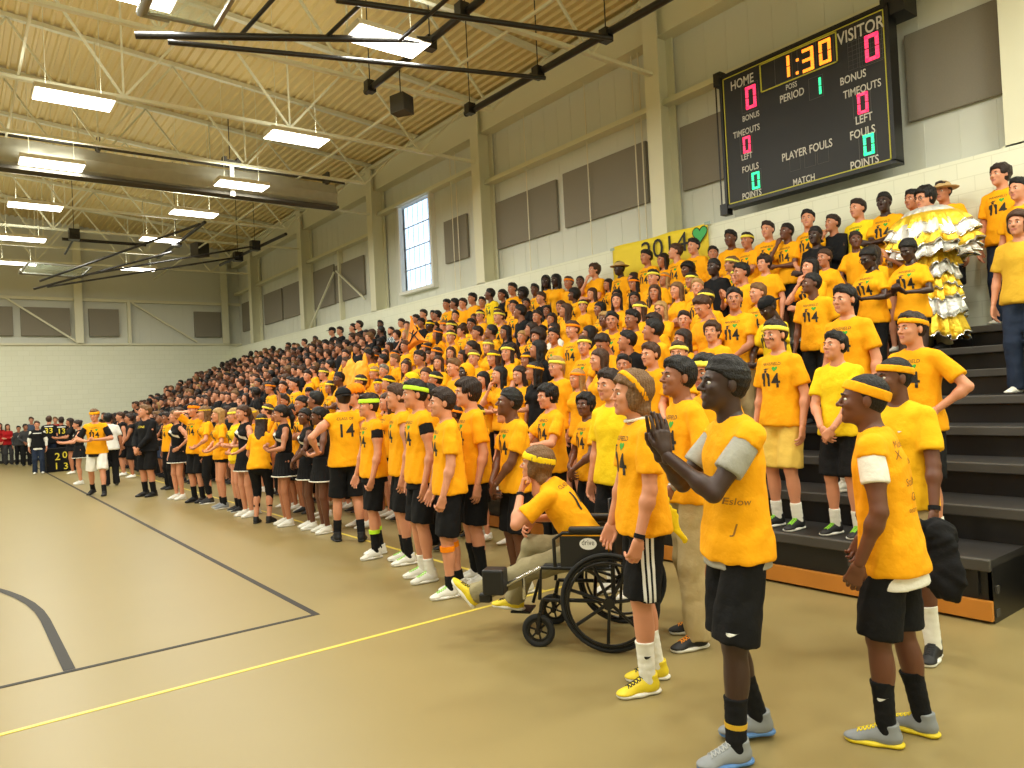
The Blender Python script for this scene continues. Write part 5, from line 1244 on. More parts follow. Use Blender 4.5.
for fx, fy, yt, hd, k in FRONT:
    tg = k.pop('tag_', None); p = k.get('prn', 'front')
    if p in ('cheer', 'hood', 'j13', 'j33', 'bar', 'ring'): k['prn'] = PR(p)
    r, J, sg, bo = on_floor(fx, fy, yt, hd, **k)
    if tg == 'knee': band_on_leg(r, J, 'L', .22, .045, ORANGE, .064); band_on_leg(r, J, 'R', .22, .045, ORANGE, .064)
    if tg == 'neon':
        for n in 'LR': band_on_leg(r, J, n, 1 - .20 / .415, .04, NEON, .060, 'sock_band')
    if p == 'cheer': skirt_trim(r, J, bo, bottom_geo(J, 'f', 'skirt', RES[k['res']][2], 0))
    if p == 'hood': put('hood', newmesh('hood', *solid([caps(J['neck'] - J['f'] * .06 + J['r'] * -.06, J['neck'] - J['f'] * .06 + J['r'] * .06, .05, None, .03), ell(J['neck'] - J['f'] * .09 - J['u'] * .05, (.09, .05, .09), .03)], .012)), BLACK, r)

# ------------------------------------------------------------------ the wheelchair and its rider
wc0, wc1 = onz(612, 653), onz(547, 650)
WCH = math.degrees(math.atan2(wc1[1] - wc0[1], wc1[0] - wc0[0]))
wch = empty('wheelchair', tuple(wc0), R(WCH - 90), 1.07); tag(wch, 'black folding wheelchair with spoked wheels and one raised legrest on the gym floor', 'wheelchair')
# local: +Y forward, near (left) wheel at x=-.0 ; chair body spreads to +x
WBK = mat('glossy black frame', srgb(26, 26, 28), .3, metal=.2); TYRE = mat('black tyre', srgb(30, 30, 30), .8); CHR = mat('chrome', srgb(200, 200, 200), .2, metal=1.0); VIN = mat('black vinyl', srgb(24, 24, 26), .45)
WD = .58
def wheel(x, y, rad, big):
    c = (x, y, rad)
    w = MB().ring(c, (1, 0, 0), rad - .013, .014 if big else .02, 48, 8).build('wheel' if big else 'caster_wheel', TYRE, wch, smooth=True)
    MB().ring(c, (1, 0, 0), rad - .035, .010, 48, 6).build('rim', WBK, w, smooth=True)
    hub = MB().disc(c, (1, 0, 0), .035 if big else .02, .05, 16)
    n = 7 if big else 6
    for i in range(n):
        t = 2 * math.pi * i / n + .3; hub.tube([c, (x, y + (rad - .03) * math.cos(t), rad + (rad - .03) * math.sin(t))], .011 if big else .007, 6)
    hub.build('spokes', WBK, w, smooth=True)
    if big:
        s = -1 if x < .1 else 1; MB().ring((x + s * .035, y, rad), (1, 0, 0), rad - .055, .009, 48, 6).build('hand_rim', WBK, w, smooth=True)
for x in (0, WD): wheel(x, 0, .305, True)
for x in (.06, WD - .06):
    wheel(x, .47, .10, False)
    MB().tube([(x, .47, .10), (x, .45, .22), (x, .43, .30)], .014, 8).bar((x - .03, .47, .10), (x - .03, .45, .22), .02).bar((x + .03, .47, .10), (x + .03, .45, .22), .02).build('caster_fork', WBK, wch, smooth=True)
for x in (.05, WD - .05):
    MB().tube([(x, -.02, .30), (x, .43, .30)], .013, 8).tube([(x, -.02, .50), (x, .43, .50), (x, .45, .30)], .013, 8).tube([(x, -.02, .30), (x, -.03, .93), (x, -.12, .95)], .014, 8).build('side_frame', WBK, wch, smooth=True)
    MB().tube([(x, -.03, .72), (x, .28, .72), (x, .34, .68), (x, .34, .50)], .012, 8).build('arm_frame', WBK, wch, smooth=True)
    MB().box((x - .03, -.02, .725), (x + .03, .24, .76)).build('armrest', VIN, wch, bevel=.012)
    MB().box((x - .006, .0, .51), (x + .006, .30, .70)).build('side_panel', VIN, wch)
    MB().tube([(x, -.12, .95), (x, -.20, .95)], .019, 8).build('push_handle', RUBB, wch, smooth=True)
MB().tube([(.05, .1, .30), (WD - .05, .15, .50)], .012, 8).tube([(WD - .05, .1, .30), (.05, .15, .50)], .012, 8).tube([(0, 0, .305), (WD, 0, .305)], .012, 8).build('cross_brace', WBK, wch, smooth=True)
MB().box((.05, -.02, .49), (WD - .05, .42, .52)).build('seat', VIN, wch, bevel=.01)
bk = MB().box((.05, -.045, .52), (WD - .05, -.02, .92)).build('backrest', VIN, wch, bevel=.01)
lb = MB(); g2 = text_geo('drive', .035 / .7)
lab = MB().tube([(.04, .12, .655), (.036, .12, .655)], .036, 20, flat=1.5).build('label', WHITEP, wch)
MB().add([(.0355, .12 - x * .8, .648 + y) for x, y in g2[0]], g2[1]).build('label_lettering', PRINT, wch)
# legrests: near one raised with a calf pad, far one hanging
MB().tube([(.05, .43, .50), (.05, .50, .47), (.05, .72, .36), (.05, .78, .33)], .013, 8).tube([(.05, .55, .44), (.05, .55, .30)], .01, 6).build('raised_legrest', CHR, wch, smooth=True)
MB().box((-.04, .66, .34), (.08, .80, .50)).box((.0, .76, .28), (.05, .84, .34)).build('calf_pad', VIN, wch, bevel=.012)
MB().tube([(WD - .05, .43, .50), (WD - .05, .52, .44), (WD - .05, .62, .14)], .012, 8).build('legrest', WBK, wch, smooth=True)
MB().box((WD - .22, .60, .11), (WD - .05, .74, .125)).build('footplate', WBK, wch, bevel=.004)

POSES['sit'] = dict(pel=(0, .03, .63), lean=31, twist=-4, head=(0, 8),
    hands=dict(L=H(-.10, .42, 1.06, (-.5, .2, -1), (.35, -.15, .9), (0, -1, .2), .9), R=H(.20, .50, .72, (1, -.2, -1), (-.2, .6, -.6), (-.6, 0, -.6), .6)),
    feet=dict(L=((-.15, .90, .30), 6, (0, .1, 1)), R=((.14, .62, .22), -4, (0, .6, 1))), toe=dict(L=52, R=4))
POSES['sit']['hands']['L'] = H(-.08, .48, 1.02, (-.7, .5, -1), (.3, -.2, .95), (.2, -1, .1), .9)
POSES['sit']['hands']['R'] = H(.14, .44, .80, (1, -.2, -1), (-.5, .6, -.4), (-.6, 0, -.6), .6)
root = empty('person', (0, 0, 0)); 
M = wch.matrix_basis if False else (Matrix.Translation(wch.location) @ Matrix.Rotation(wch.rotation_euler.z, 4, 'Z'))
c = M @ Vector((WD / 2, .14, 0)); root.location = c; root.rotation_euler = (0, 0, wch.rotation_euler.z)
_, JS, sgs, bo = person(tuple(c), WCH, height=1.75, skin='fair', hair=('mop', 'light'), band=(LEMON, -8, .022), top=('tee', GOLD), bottom=('pants', OLIVE), shoes=(mat('yellow shoe', (0, 0, 0)), RUBW, mat('black laces', (0, 0, 0)), 'h'), pose='sit', res='hi', prn='back', root=root,
       label='long-haired boy in olive trousers and yellow shoes sitting in the wheelchair')
wrist_band(root, JS, 'L', BLACK, .93, 'wristband', .030)

# the black cube with gold numerals
cp = onz(59, 471); cb = empty('spirit_cube', tuple(cp), R(6), .92); tag(cb, 'black cube painted with yellow 20 13 on the floor before the jerseys', 'box')
q = MB().box((-.42, -.35, 0), (.45, .40, .80)).build('box', BLACK, cb, bevel=.02)
b = MB()
for s, u, v, h in (('2', -.10, .52, .24), ('0', .12, .56, .22), ('1', -.14, .20, .22), ('3', .14, .18, .22)):
    g2 = text_geo(s, h / .7, .01); b.add([(u + x, -.354, v + y - h / 2) for x, y in g2[0]], g2[1])
b.build('numerals', YELLOWP, q)
# ------------------------------------------------------------------ costume wearer at the wall
GOLDF = mat('gold foil', srgb(246, 206, 60), .38, metal=.55, bump=(26, .7)); SILV = mat('silver foil', srgb(232, 232, 226), .36, metal=.5, bump=(26, .7)); TINS = mat('silver tinsel', srgb(226, 226, 220), .25, metal=.9)
def k_pos(k, px, py, dx=0.0):
    p = onx(px, py, tierx(k) + dx); return np.array((p[0], p[1], tier(k)))
cp = k_pos(6, 927, 196, .05)
r, J, sg, bo = person(tuple(cp), 165, height=2.0, skin='fair', hair=('shaggy', 'black'), top=('long', LEMON), bottom=('pants', OLIVE), shoes=SHOE_N['allb'], pose='pray', res='mid', prn=None,
    label='person with glasses wearing a tiered gold and silver foil costume by the wall')
b = MB()
for s in (-1, 1): b.ring(J['head'] + J['Mh'] @ np.array((s * .031, .096, .0)), J['Mh'] @ np.array((0, 1, 0)), .021, .0022, 16, 5); b.tube([J['head'] + J['Mh'] @ np.array((s * .052, .093, .004)), J['head'] + J['Mh'] @ np.array((s * .078, .0, .004))], .002, 5)
b.build('glasses', RUBB, r, smooth=True)
def ruffle(c, u0, u1, r0, r1, m, ph, nm, fl=.80, cape=1.0):
    V = []; F_ = []; N = 120; K = 6
    for j in range(K + 1):
        t = j / K
        for i in range(N):
            a = 2 * math.pi * i / N; w = 1 + .085 * t * math.sin(14 * a + ph) + .05 * t * math.sin(31 * a + 2 * ph) + .05 * math.sin(3 * a + ph)
            rad = (r0 + (r1 - r0) * t ** .45) * w; z = u0 + (u1 - u0) * t + .030 * t * math.sin(5 * a + ph) + .02 * t * math.sin(17 * a)
            V.append((c[0] + rad * math.cos(a) * cape, c[1] + rad * math.sin(a) * fl, z))
    for j in range(K):
        for i in range(N): F_.append((j * N + i, j * N + (i + 1) % N, (j + 1) * N + (i + 1) % N, (j + 1) * N + i))
    o = MB().add(V, F_).build(nm, m, r, smooth=True); md = o.modifiers.new('t', 'SOLIDIFY'); md.thickness = .006
    e = MB().tube(V[-N:], .011, 6, closed=True).build('tinsel_edge', TINS, o, smooth=True)
for z0, z1, r0, r1, m, cp_, nm in ((1.52, 1.36, .10, .25, SILV, 1.15, 'collar_ruffle'), (1.46, 1.28, .17, .33, GOLDF, 1.2, 'shoulder_ruffle'), (1.38, 1.18, .22, .37, SILV, 1.25, 'shoulder_ruffle'), (1.28, 1.08, .25, .39, GOLDF, 1.25, 'shoulder_ruffle'), (1.18, .98, .26, .38, SILV, 1.2, 'shoulder_ruffle'),
        (1.06, .88, .22, .29, GOLDF, 1, 'body_ruffle'), (.94, .76, .21, .28, SILV, 1, 'body_ruffle'), (.82, .66, .21, .28, GOLDF, 1, 'body_ruffle'), (.72, .54, .21, .29, GOLDF, 1, 'body_ruffle'), (.60, .36, .22, .30, SILV, 1, 'hem_ruffle'), (.42, .14, .22, .31, GOLDF, 1, 'hem_ruffle')):
    ruffle((0, .02), z0, z1, r0, r1, m, z0 * 7, nm, .85, cp_)

# ------------------------------------------------------------------ students in the gold section, read head by head
# x, row of the head centre, sex, skin, hair, colour, worn on the head, shirt, pose, extra words
SK = dict(f='fair', t='tan', o='olive', b='brown', d='dark'); HC = dict(k='black', d='dark', b='brown', l='light', y='blond', g='grey')
HSY = dict(s='short', z='buzz', c='crop', h='shaggy', m='mop', a='afro', L='long', p='pony', n='bun')
BN = {'y': ('pale yellow headband', PALEY), 'l': ('lemon headband', LEMON), 'o': ('orange headband', ORANGE), 'g': ('gold headband', GOLD), 'n': ('neon headband', NEON)}
SHC = {'G': ('gold', GOLD), 'Y': ('lemon', LEMON), 'K': ('black', BLACK), 'W': ('white', WHITE), 'O': ('mustard', OLDGOLD)}
CR = '''
1000 167 m f h d - G hipsL|1022 190 m f s k - G stand|1021 224 m f m b - O stand|908 250 f d n k - G phone|869 258 f d n k - G phone|914 329 m f s d g G hipsL
886 206 m t s k - G stand|911 200 m t s d B G stand|850 211 m d c k - G crossed|824 217 m f s d - Y stand|802 231 m t s d - K face|816 236 m d c k - K crossed|787 220 m f s k - G lookl|773 236 m b c k - G face
765 231 m f s d - G stand|740 243 m t s d y G crossed|735 234 m b s k - G stand|812 268 f f L k - G face|815 284 m b c k - G lookr|758 293 m f s l - G stand|848 300 m f s k - G stand|778 307 m d c k C Y down
778 335 m f s d y G stand|838 346 m f s k - Y clasp|714 332 m f h b - G lookl|708 306 m f s b - G down|725 279 f f p d y G clap|704 279 f t s d y G stand|718 267 m d c k - K stand|712 254 m t s k - G lookl
703 245 m f s k - G stand|688 270 f b a k - G stand|680 290 f f L l - G crossed|696 288 m f s y - G lookl|669 254 m f s b - G lookr|662 261 f t L d - G stand|650 256 m t s k - G stand|655 278 m f s k y G stand
656 293 f t L b - G lookl|633 266 m d c k B G stand|634 284 f t L k o G stand|642 277 f t L d - G lookr|636 300 f o L k - G lookl|619 301 f f L d - G lookl|620 282 f t L d - G stand|601 267 m f h b - G face
596 279 m b z k - G lookl|579 281 m t s b o G stand|565 279 f d L k - G stand|577 295 f b a k - G lookr|594 294 f f L b - G stand|583 306 f f p d y G lookl|600 309 f o L k - G stand|565 311 f t L b - G lookr
640 310 f f L b y G stand|663 310 f f L y - G crossed|607 322 m t s k - G lookl|624 321 m o s k - G stand|567 335 m t s k - G lookl|580 329 m f s b o G stand|594 334 f o L k - G lookr|585 346 m f s b y G lookl
610 343 m t s d - G down|638 340 m t s k - K lookr|672 355 m f s b y G lookl|709 373 m t s k y G stand|554 367 m f s y y G stand|585 378 f f L y o G stand|613 385 m f s d - Y stand|551 396 m f h k - G reach
519 284 m t s k - G stand|490 292 m b c k - Y lookr|505 295 f o p k - K stand|537 291 m d a k - G stand|548 287 m b s k - G lookl|541 298 m f s b - K stand|558 277 f d L k - G lookl|473 296 m t s k - G stand
480 303 m t s k - G lookl|464 304 m f s d - G stand|456 304 m o s k - G lookr|447 304 m t s k - G stand|434 315 m t s k - G lookl|427 314 m f s d - G stand|446 314 m o s k - G lookr|457 316 m f s k - G lookl
416 319 m t s k - G stand|423 323 m o s k - K stand|402 323 m f s d - G stand|482 316 m f s d y G lookl|500 317 m f s b y G stand|516 307 m t s k - G lookl|528 304 f o p k - K lookl|530 311 m o s k - K lookr
451 327 m f s d y G stand|441 334 f t L d o G lookr|451 337 m f s b y G lookl|462 331 m f h b - G stand|474 325 m o s k - G lookl|479 333 m t s d - G stand|498 331 m o c k - G lookr|509 332 f o L k - K stand
523 337 f f n y - G lookl|539 337 f t a d - K stand|539 317 m t s d - K lookl|550 320 f t L d - G crossed|556 330 f f L d - W face|543 349 f t L k - K lookr|528 360 f t L k g G stand|520 375 f f L d - G reach
509 353 f f L d y G lookl|497 358 f f L b l G stand|487 347 f f L l y G crossed|477 358 m f s l y G lookl|472 348 f t p d - G lookr|459 357 f t L d - G stand|453 353 f f L b - G lookl|444 353 f t L d o G lookr
430 357 f f L b - G lookl|423 358 m t s d - G stand|438 363 f f L b - G lookl|450 368 m f s l - G crossed|408 364 f f L d y G lookl|465 373 f d n k H G stand|448 379 m t s k y G lookr|434 375 f f n b - G lookl
414 380 f t n k S G lookr|484 380 f f L k - G reach|502 375 f f L k - G face|539 371 f t L k g K lookr|399 403 m f h b - G stand|374 402 m t m k - G lookr|386 402 f f L b - G stand|436 395 m t s k - G lookr
393 331 m f z d - P crossed|380 343 f d a k - G stand|389 347 f t L d - G clap|397 360 m f s l - G stand|409 367 f f L b - G lookl|387 360 m t s k - G lookr|369 356 m o s k - G stand|377 373 m f s y l G stand
385 371 m f s g - G lookl|364 382 m t s d y G stand|389 383 m f s k l G lookr|380 386 m f s k l G lookl|347 363 m t s b - G stand|347 355 m f s d - G lookl|334 365 m f s k - G lookr|316 371 m f s b - G stand
308 376 m f s d - G lookl|325 374 m f s b y G stand|340 379 m b c k - G crossed|333 387 f t L d y G stand|272 388 m t s d o G stand|286 387 m f s d - G lookl|297 384 m f s k - G stand|312 393 m t s k C G lookl
303 404 f t n k - G crossed|347 392 f t L d - G lookl|358 395 m f s b P G stand|356 406 f f L d - G lookr|341 413 f f n d - G lookl|296 412 m t s k - G raise|320 400 m o s k - G lookr|284 402 m t s d - G lookl
735 300 m t s k - G lookl|745 273 m t s k - G stand|690 320 m f s d - G lookl|680 340 f t L d - G stand|655 330 m t s k - G lookr|650 355 m f s b - G stand|630 365 m t s k - G lookl|600 360 f f L b - G stand|530 330 f t L d - G lookr'''
ROWW = ['on the floor in front of the bleachers', 'on the floor at the bleacher foot', 'lowest bleacher row', 'second bleacher row', 'third bleacher row', 'fourth bleacher row', 'fifth bleacher row', 'sixth bleacher row', 'seventh bleacher row', 'top bleacher row']
PLAID = mat('blue and white plaid', srgb(120, 134, 142), .85)
nt = PLAID.node_tree; ck = nt.nodes.new('ShaderNodeTexChecker'); ck.inputs['Scale'].default_value = 22; ck.inputs['Color1'].default_value = (*srgb(196, 206, 206), 1); ck.inputs['Color2'].default_value = (*srgb(60, 74, 88), 1)
tc = nt.nodes.new('ShaderNodeTexCoord'); nt.links.new(tc.outputs['Object'], ck.inputs[0]); nt.links.new(ck.outputs[0], nt.nodes['Principled BSDF'].inputs['Base Color'])
crowd = []
for rec in CR.replace('\n', '|').split('|'):
    if not rec.strip(): continue
    x, y, sex, sk, hs, hc, bd, st, ps = rec.split(); x, y = float(x), float(y)
    want = 1.76 if sex == 'm' else 1.66; best = None
    for k in range(-2, 8):
        p = k_pos(k, x, y); hgt = (onx(x, y, p[0])[2] - p[2]) / .929
        sc = abs(hgt - want)
        if x > 990: sc = 0 if k == (7 if y < 175 else (6 if y < 200 else 4)) else 9
        if best is None or sc < best[0]: best = (sc, k, p, hgt)
    _, k, p, hgt = best
    crowd.append(dict(k=k, y=p[1], px=x, py=y, h=min(max(hgt, 1.50), 1.94), sex=sex, sk=SK[sk], hs=HSY[hs], hc=HC[hc], bd=bd, st=st, ps=ps, man=True))
# keep clear of the people already placed on the floor
taken = [(o.location.x, o.location.y) for o in SC.objects if o.name.startswith('person') and o.parent is None]
taken.append((wch.location.x + .2, wch.location.y + .3))
# the students hidden between those, filling the packed rows
for k in range(-1, 8):
    y_end = 14.6 if k > 3 else 16.2
    for yy in np.arange(5.4 if k < 3 else 4.4, y_end, .46):
        yj = yy + random.uniform(-.08, .08)
        if any(c['k'] == k and abs(c['y'] - yj) < .42 for c in crowd): continue
        if k >= 6 and random.random() < .25: continue
        sex = random.choice('mf'); hs = random.choice(['short', 'short', 'crop', 'shaggy']) if sex == 'm' else random.choice(['long', 'long', 'pony', 'bun'])
        bd = random.choice('-----yylo'); hcl = random.choice(['black', 'dark', 'dark', 'brown', 'brown', 'light', 'blond'])
        sk = random.choice(['fair', 'fair', 'fair', 'tan', 'tan', 'olive', 'brown'])
        if hs == 'crop': sk, hcl = random.choice(['brown', 'dark', 'olive']), 'black'
        crowd.append(dict(k=k, y=yj, px=0, h=random.uniform(1.6, 1.78) if sex == 'm' else random.uniform(1.54, 1.68), sex=sex, sk=sk, hs=hs, hc=hcl, bd=bd, st=random.choice('GGGGGGGGGGY'), ps=random.choice(['stand', 'stand2', 'crossed', 'clap', 'lookl', 'lookr', 'clasp']), man=False))
# spread out within a row so that nobody stands inside a neighbour
for k in range(-2, 8):
    row = sorted([c for c in crowd if c['k'] == k], key=lambda c: c['y'])
    for _ in range(60):
        for a, b_ in zip(row[:-1], row[1:]):
            g_ = b_['y'] - a['y']; need = .38
            if g_ < need:
                d = (need - g_) / 2
                wa = 1.0 if not a['man'] else .5; wb = 1.0 if not b_['man'] else .5
                a['y'] -= 2 * d * wa / (wa + wb); b_['y'] += 2 * d * wb / (wa + wb)
        row.sort(key=lambda c: c['y'])
HW = {'short': 'short', 'buzz': 'cropped', 'crop': 'cropped', 'shaggy': 'shaggy', 'mop': 'mop of', 'afro': 'curly', 'long': 'long', 'pony': 'ponytailed', 'bun': 'tied-up'}
ORD = ['zeroth', 'first', 'second', 'third', 'fourth', 'fifth', 'sixth', 'seventh', 'eighth', 'ninth', 'tenth', 'eleventh', 'twelfth', 'thirteenth', 'fourteenth', 'fifteenth', 'sixteenth', 'seventeenth', 'eighteenth', 'nineteenth', 'twentieth']
def ordw(n):
    if n <= 20: return ORD[n]
    t, u = divmod(n, 10); T = {2: 'twent', 3: 'thirt', 4: 'fort', 5: 'fift', 6: 'sixt'}[t]
    return T + 'ieth' if u == 0 else T + 'y-' + ORD[u]
DRESS = {}
NUM = {}
def face_court(c): return random.uniform(168, 188) if c['y'] > 6 else random.uniform(160, 182)
for k in range(-2, 8):
    row = sorted([c for c in crowd if c['k'] == k], key=lambda c: c['y'])
    for i, c in enumerate(row):
        X = tierx(k) + (random.uniform(-.04, .04))
        if any(math.hypot(X - a, c['y'] - b_) < .38 for a, b_ in taken):
            X += .30
            if k >= 0 or any(math.hypot(X - a, c['y'] - b_) < .36 for a, b_ in taken) and not c['man']: continue
        st = c['st']; nm_, m_ = SHC.get(st, ('plaid', PLAID)); hat = None; band = None; hw = ''
        if c['bd'] == 'B': hat = ('brim', mat('tan straw hat', srgb(190, 160, 110), .8)); hw = ' and tan brimmed hat'
        elif c['bd'] == 'C': hat = ('capback', BLACK); hw = ' and black cap'
        elif c['bd'] == 'S': hat = ('scarf', LEMON); hw = ' and lemon head scarf'
        elif c['bd'] == 'H': hat = ('hood', GOLD); hw = ' and gold hood'
        elif c['bd'] == 'P': hat = ('pumpkin', ORANGE); hw = ' and puffy orange hat'
        elif c['bd'] != '-': band = (BN[c['bd']][1], -9, .019); hw = ' and ' + BN[c['bd']][0]
        who = 'boy' if c['sex'] == 'm' else 'girl'
        hair = (c['hs'], c['hc'])
        lab = f"{who} in {nm_} {'tee' if c['st'] != 'P' else 'shirt'}, {HW[c['hs']]} {c['hc']} hair{hw}, {ROWW[k + 2]}, {ordw(i + 1)} from near end"
        rw = ROWW[k + 2].replace(' in front of the bleachers', ' before the bleachers')
        for lab in (lab, f"{who} in {nm_} tee, {c['hc']} hair{hw}, {rw}, {ordw(i + 1)} from near end", f"{who}, {nm_} tee, {c['hc']} hair,{hw[4:]}, {rw}, {ordw(i + 1)} from near end".replace('hair,,', 'hair,'), f"{who}, {nm_} tee,{hw[4:]}, {rw}, {ordw(i + 1)} from near end".replace('tee,,', 'tee,'), f"{nm_} tee,{hw[4:]}, {rw}, {ordw(i + 1)} from near end".replace('tee,,', 'tee,')):
            if len(lab.replace('-', ' ').split()) <= 16: break
        near = math.hypot(X, c['y']) < 7.8
        if c['px'] and c['px'] < 5: near = False
        bt = ('pants', KHAKI) if (i * 7 + k) % 9 == 0 else (('shorts', BLACK) if (i + k) % 3 else ('pants', BLACK))
        if c['sex'] == 'f': bt = ('short', BLACK) if (i + k) % 2 else ('leggings', BLACK)
        if (c['px'], st) == (1021, 'O') or c['px'] > 990: bt = ('pants', DENIM)
        if c['px'] == 778 and c.get('py') == 335: bt = ('shorts', fabric('straw yellow cotton', (236, 200, 96)))
        if c['px'] == 838: bt = ('shorts', BLACK)
        if c['px'] == 914: bt = ('shorts', BLACK)
        shoe = SHOE_N['blackg'] if k == 0 and c['y'] < 4.5 else (SHOE_N['whiteb'] if (i + k) % 3 else SHOE_N['allb'])
        prn = 'front' if st in 'GY' and c['px'] not in (838, 1021) and (c['px'] > 740 or random.random() < .6) else None
        sx = (c['sex'], 'hi' if False else ('mid' if near else 'lo'))
        sock = (WHITE, .14) if near and bt[0] == 'shorts' else None
        r, J, sg, bo = person((X, c['y'], tier(k)), face_court(c), height=c['h'], sex=c['sex'], skin=c['sk'], hair=hair, band=band, hat=hat, top=('tee' if not (st == 'K' and c['px'] in (802, 816)) else 'long', m_), bottom=bt,
            socks=sock, shoes=shoe, pose=c['ps'], res=sx[1], prn=prn, label=lab, group='students in the gold section')
        if c['px'] == 778 and c.get('py') == 335:
            r['label'] = 'grinning boy with black face paint, pale yellow headband and lemon shorts, lowest bleacher row'
            Hm = J['head']; b = MB()
            for s in (-1, 1):
                pts = [Hm + J['Mh'] @ np.array(q) for q in ((s * .030, .100, -.024), (s * .040, .094, -.038), (s * .046, .086, -.030), (s * .052, .080, -.046))]
                b.tube(pts, .0048, 6, flat=.8)
            b.build('face_paint', RUBB, r, smooth=True)
        if c['px'] == 638: 
            r['label'] = 'dark-haired boy in black tee with white print, facing the others, ' + ROWW[k + 2]
            put('back_print', cast_print([shift(text_geo('GO GOLD', .05, .004), 0, .05), shift(text_geo('JAGS', .06, .005), 0, -.03)], sg, J, -1), [WHITEP] * 2, kid(r, 'shirt'))
        if c['px'] in (663, 869, 482):
            b = MB()
            for s in (-1, 1): b.ring(J['head'] + J['Mh'] @ np.array((s * .031, .097, .0)), J['Mh'] @ np.array((0, 1, 0)), .021, .0030, 14, 5)
            b.tube([J['head'] + J['Mh'] @ np.array((-.01, .105, .0)), J['head'] + J['Mh'] @ np.array((.01, .105, .0))], .003, 5); b.build('glasses', RUBB, r, smooth=True)
        if c['px'] == 393: r['label'] = 'bearded man in blue and white plaid shirt, hands folded, near the guard rail'; put('beard', newmesh('beard', *solid([ell((0, .048, -.082), (.050, .048, .040), .02), ell((0, .03, -.05), (.066, .04, .04), .02), ell((0, .098, -.058), (.024, .02, .014), .006, '-'), cut((0, 0, -.045), (0, .25, 1), .004)], .009)), HAIRS['dark'], r, Matrix.Translation(J['head'].tolist()) @ Matrix(J['Mh'].tolist()).to_4x4())
N_GOLD = len([o for o in SC.objects if o.name.startswith('person') and o.parent is None])

# ------------------------------------------------------------------ the black section
def far_proto(sex, hs, pose, top='tee', bot='pants'):
    J = joints(POSES[pose], sex); gs = []
    b = body_geo(J, sex, .034, .017); gs.append((b[0], b[1], np.where(b[2] == 0, 0, np.where(b[2] == 1, 1, np.where(b[2] == 2, 2, 3)))))
    v, q = shirt_geo(J, sex, top, .034); gs.append((v, q, 4)); v, q = bottom_geo(J, sex, bot, .034); gs.append((v, q, 5))
    v, q = hair_geo(hs, .020); v = v @ J['Mh'].T + J['head']; gs.append((v, q, 3))
    for n in 'LR':
        up, so = shoe_geo(.022); B = np.array(Matrix.Translation(J['an' + n].tolist()) @ Matrix.Rotation(R(J['yaw' + n]), 4, 'Z'))
        v, q = xf(up, B); gs.append((v, q, 6))
    return joinq(gs)
PROTOS = [(s, hs, far_proto(s, hs, p, 'tee', 'pants' if i % 2 else 'shorts')) for i, (s, hs, p) in enumerate((('m', 'short', 'stand'), ('m', 'short', 'crossed'), ('f', 'long', 'lookl'), ('m', 'shaggy', 'clap'), ('f', 'pony', 'crossed'), ('m', 'crop', 'lookr'), ('f', 'long', 'face'), ('m', 'short', 'lookl')))]
PM = [newmesh('student', g[0], g[1], g[2], nm=7) for _, _, g in PROTOS]
spots = []
for k in range(-2, 8):
    ys = 16.9 if k < 4 else 15.3
    if k == -2: ys = 18.0
    if k == -1: ys = 17.2
    y = ys
    while y < (31.0 if k < 0 else 32.8):
        if not (k == 7 and 20.0 < y < 22.4):
            spots.append((k, y + random.uniform(-.06, .06), random.uniform(-.05, .05)))
        y += .47 if k < 7 else random.choice((.5, .55, .9))
spots = [s for s in spots if not any(math.hypot(tierx(s[0]) - a, s[1] - b_) < .5 for a, b_ in taken) and not any(c['k'] == s[0] and abs(c['y'] - s[1]) < .45 for c in crowd)]
spots.sort(key=lambda s: math.hypot(tierx(s[0]), s[1]))
n_ind = max(20, 296 - N_GOLD); print('GOLD', N_GOLD)
rowi = {}
rest = []
for i, (k, y, dx) in enumerate(spots):
    pi_ = random.randrange(8); sex, hs, g = PROTOS[pi_]; h = random.uniform(1.68, 1.82) if sex == 'm' else random.uniform(1.56, 1.70)
    skn = random.choice(['fair', 'fair', 'tan', 'fair', 'olive', 'brown'] if hs != 'crop' else ['brown', 'dark']); hc = random.choice(['black', 'dark', 'dark', 'brown', 'brown', 'light'] + (['blond'] if sex == 'f' else [])) if hs != 'crop' else 'black'
    hd = random.uniform(160, 200); loc = (tierx(k) + dx, y, tier(k))
    if i < n_ind:
        rowi[k] = rowi.get(k, 0) + 1
        e = bpy.data.objects.new('person', PM[pi_]); COL.objects.link(e); e.location = loc; e.rotation_euler = (0, 0, R(hd - 90)); e.scale = (h / 1.75,) * 3
        for j, m in enumerate([SKINS[skn], LIPS[skn], EYEW, HAIRS[hc], BLACK, DENIM if i % 3 == 0 else BLACK, RUBB]): e.material_slots[j].link = 'OBJECT'; e.material_slots[j].material = m
        hw = {'short': 'short', 'shaggy': 'shaggy', 'crop': 'cropped', 'long': 'long', 'pony': 'ponytailed'}[hs]
        lab = f"{'boy' if sex == 'm' else 'girl'} in black tee, {hw} {hc} hair, {ROWW[k + 2].replace('in front of', 'before').replace('the bleacher foot', 'bleacher foot')}, {ordw(rowi[k])} beyond gold section"
        if len(lab.replace('-', ' ').split()) > 16: lab = f"{'boy' if sex == 'm' else 'girl'} in black tee, {ROWW[k + 2].replace(' of the bleachers', '').replace('the bleacher foot', 'bleacher foot')}, {ordw(rowi[k])} beyond gold section"
        tag(e, lab, 'person', 'students in the black section')
    else: rest.append((pi_, loc, hd, h, skn, hc, i % 3 == 0))
SKL = ['fair', 'tan', 'olive', 'brown', 'dark']; HCL = ['black', 'dark', 'brown', 'light', 'blond']
gs = []
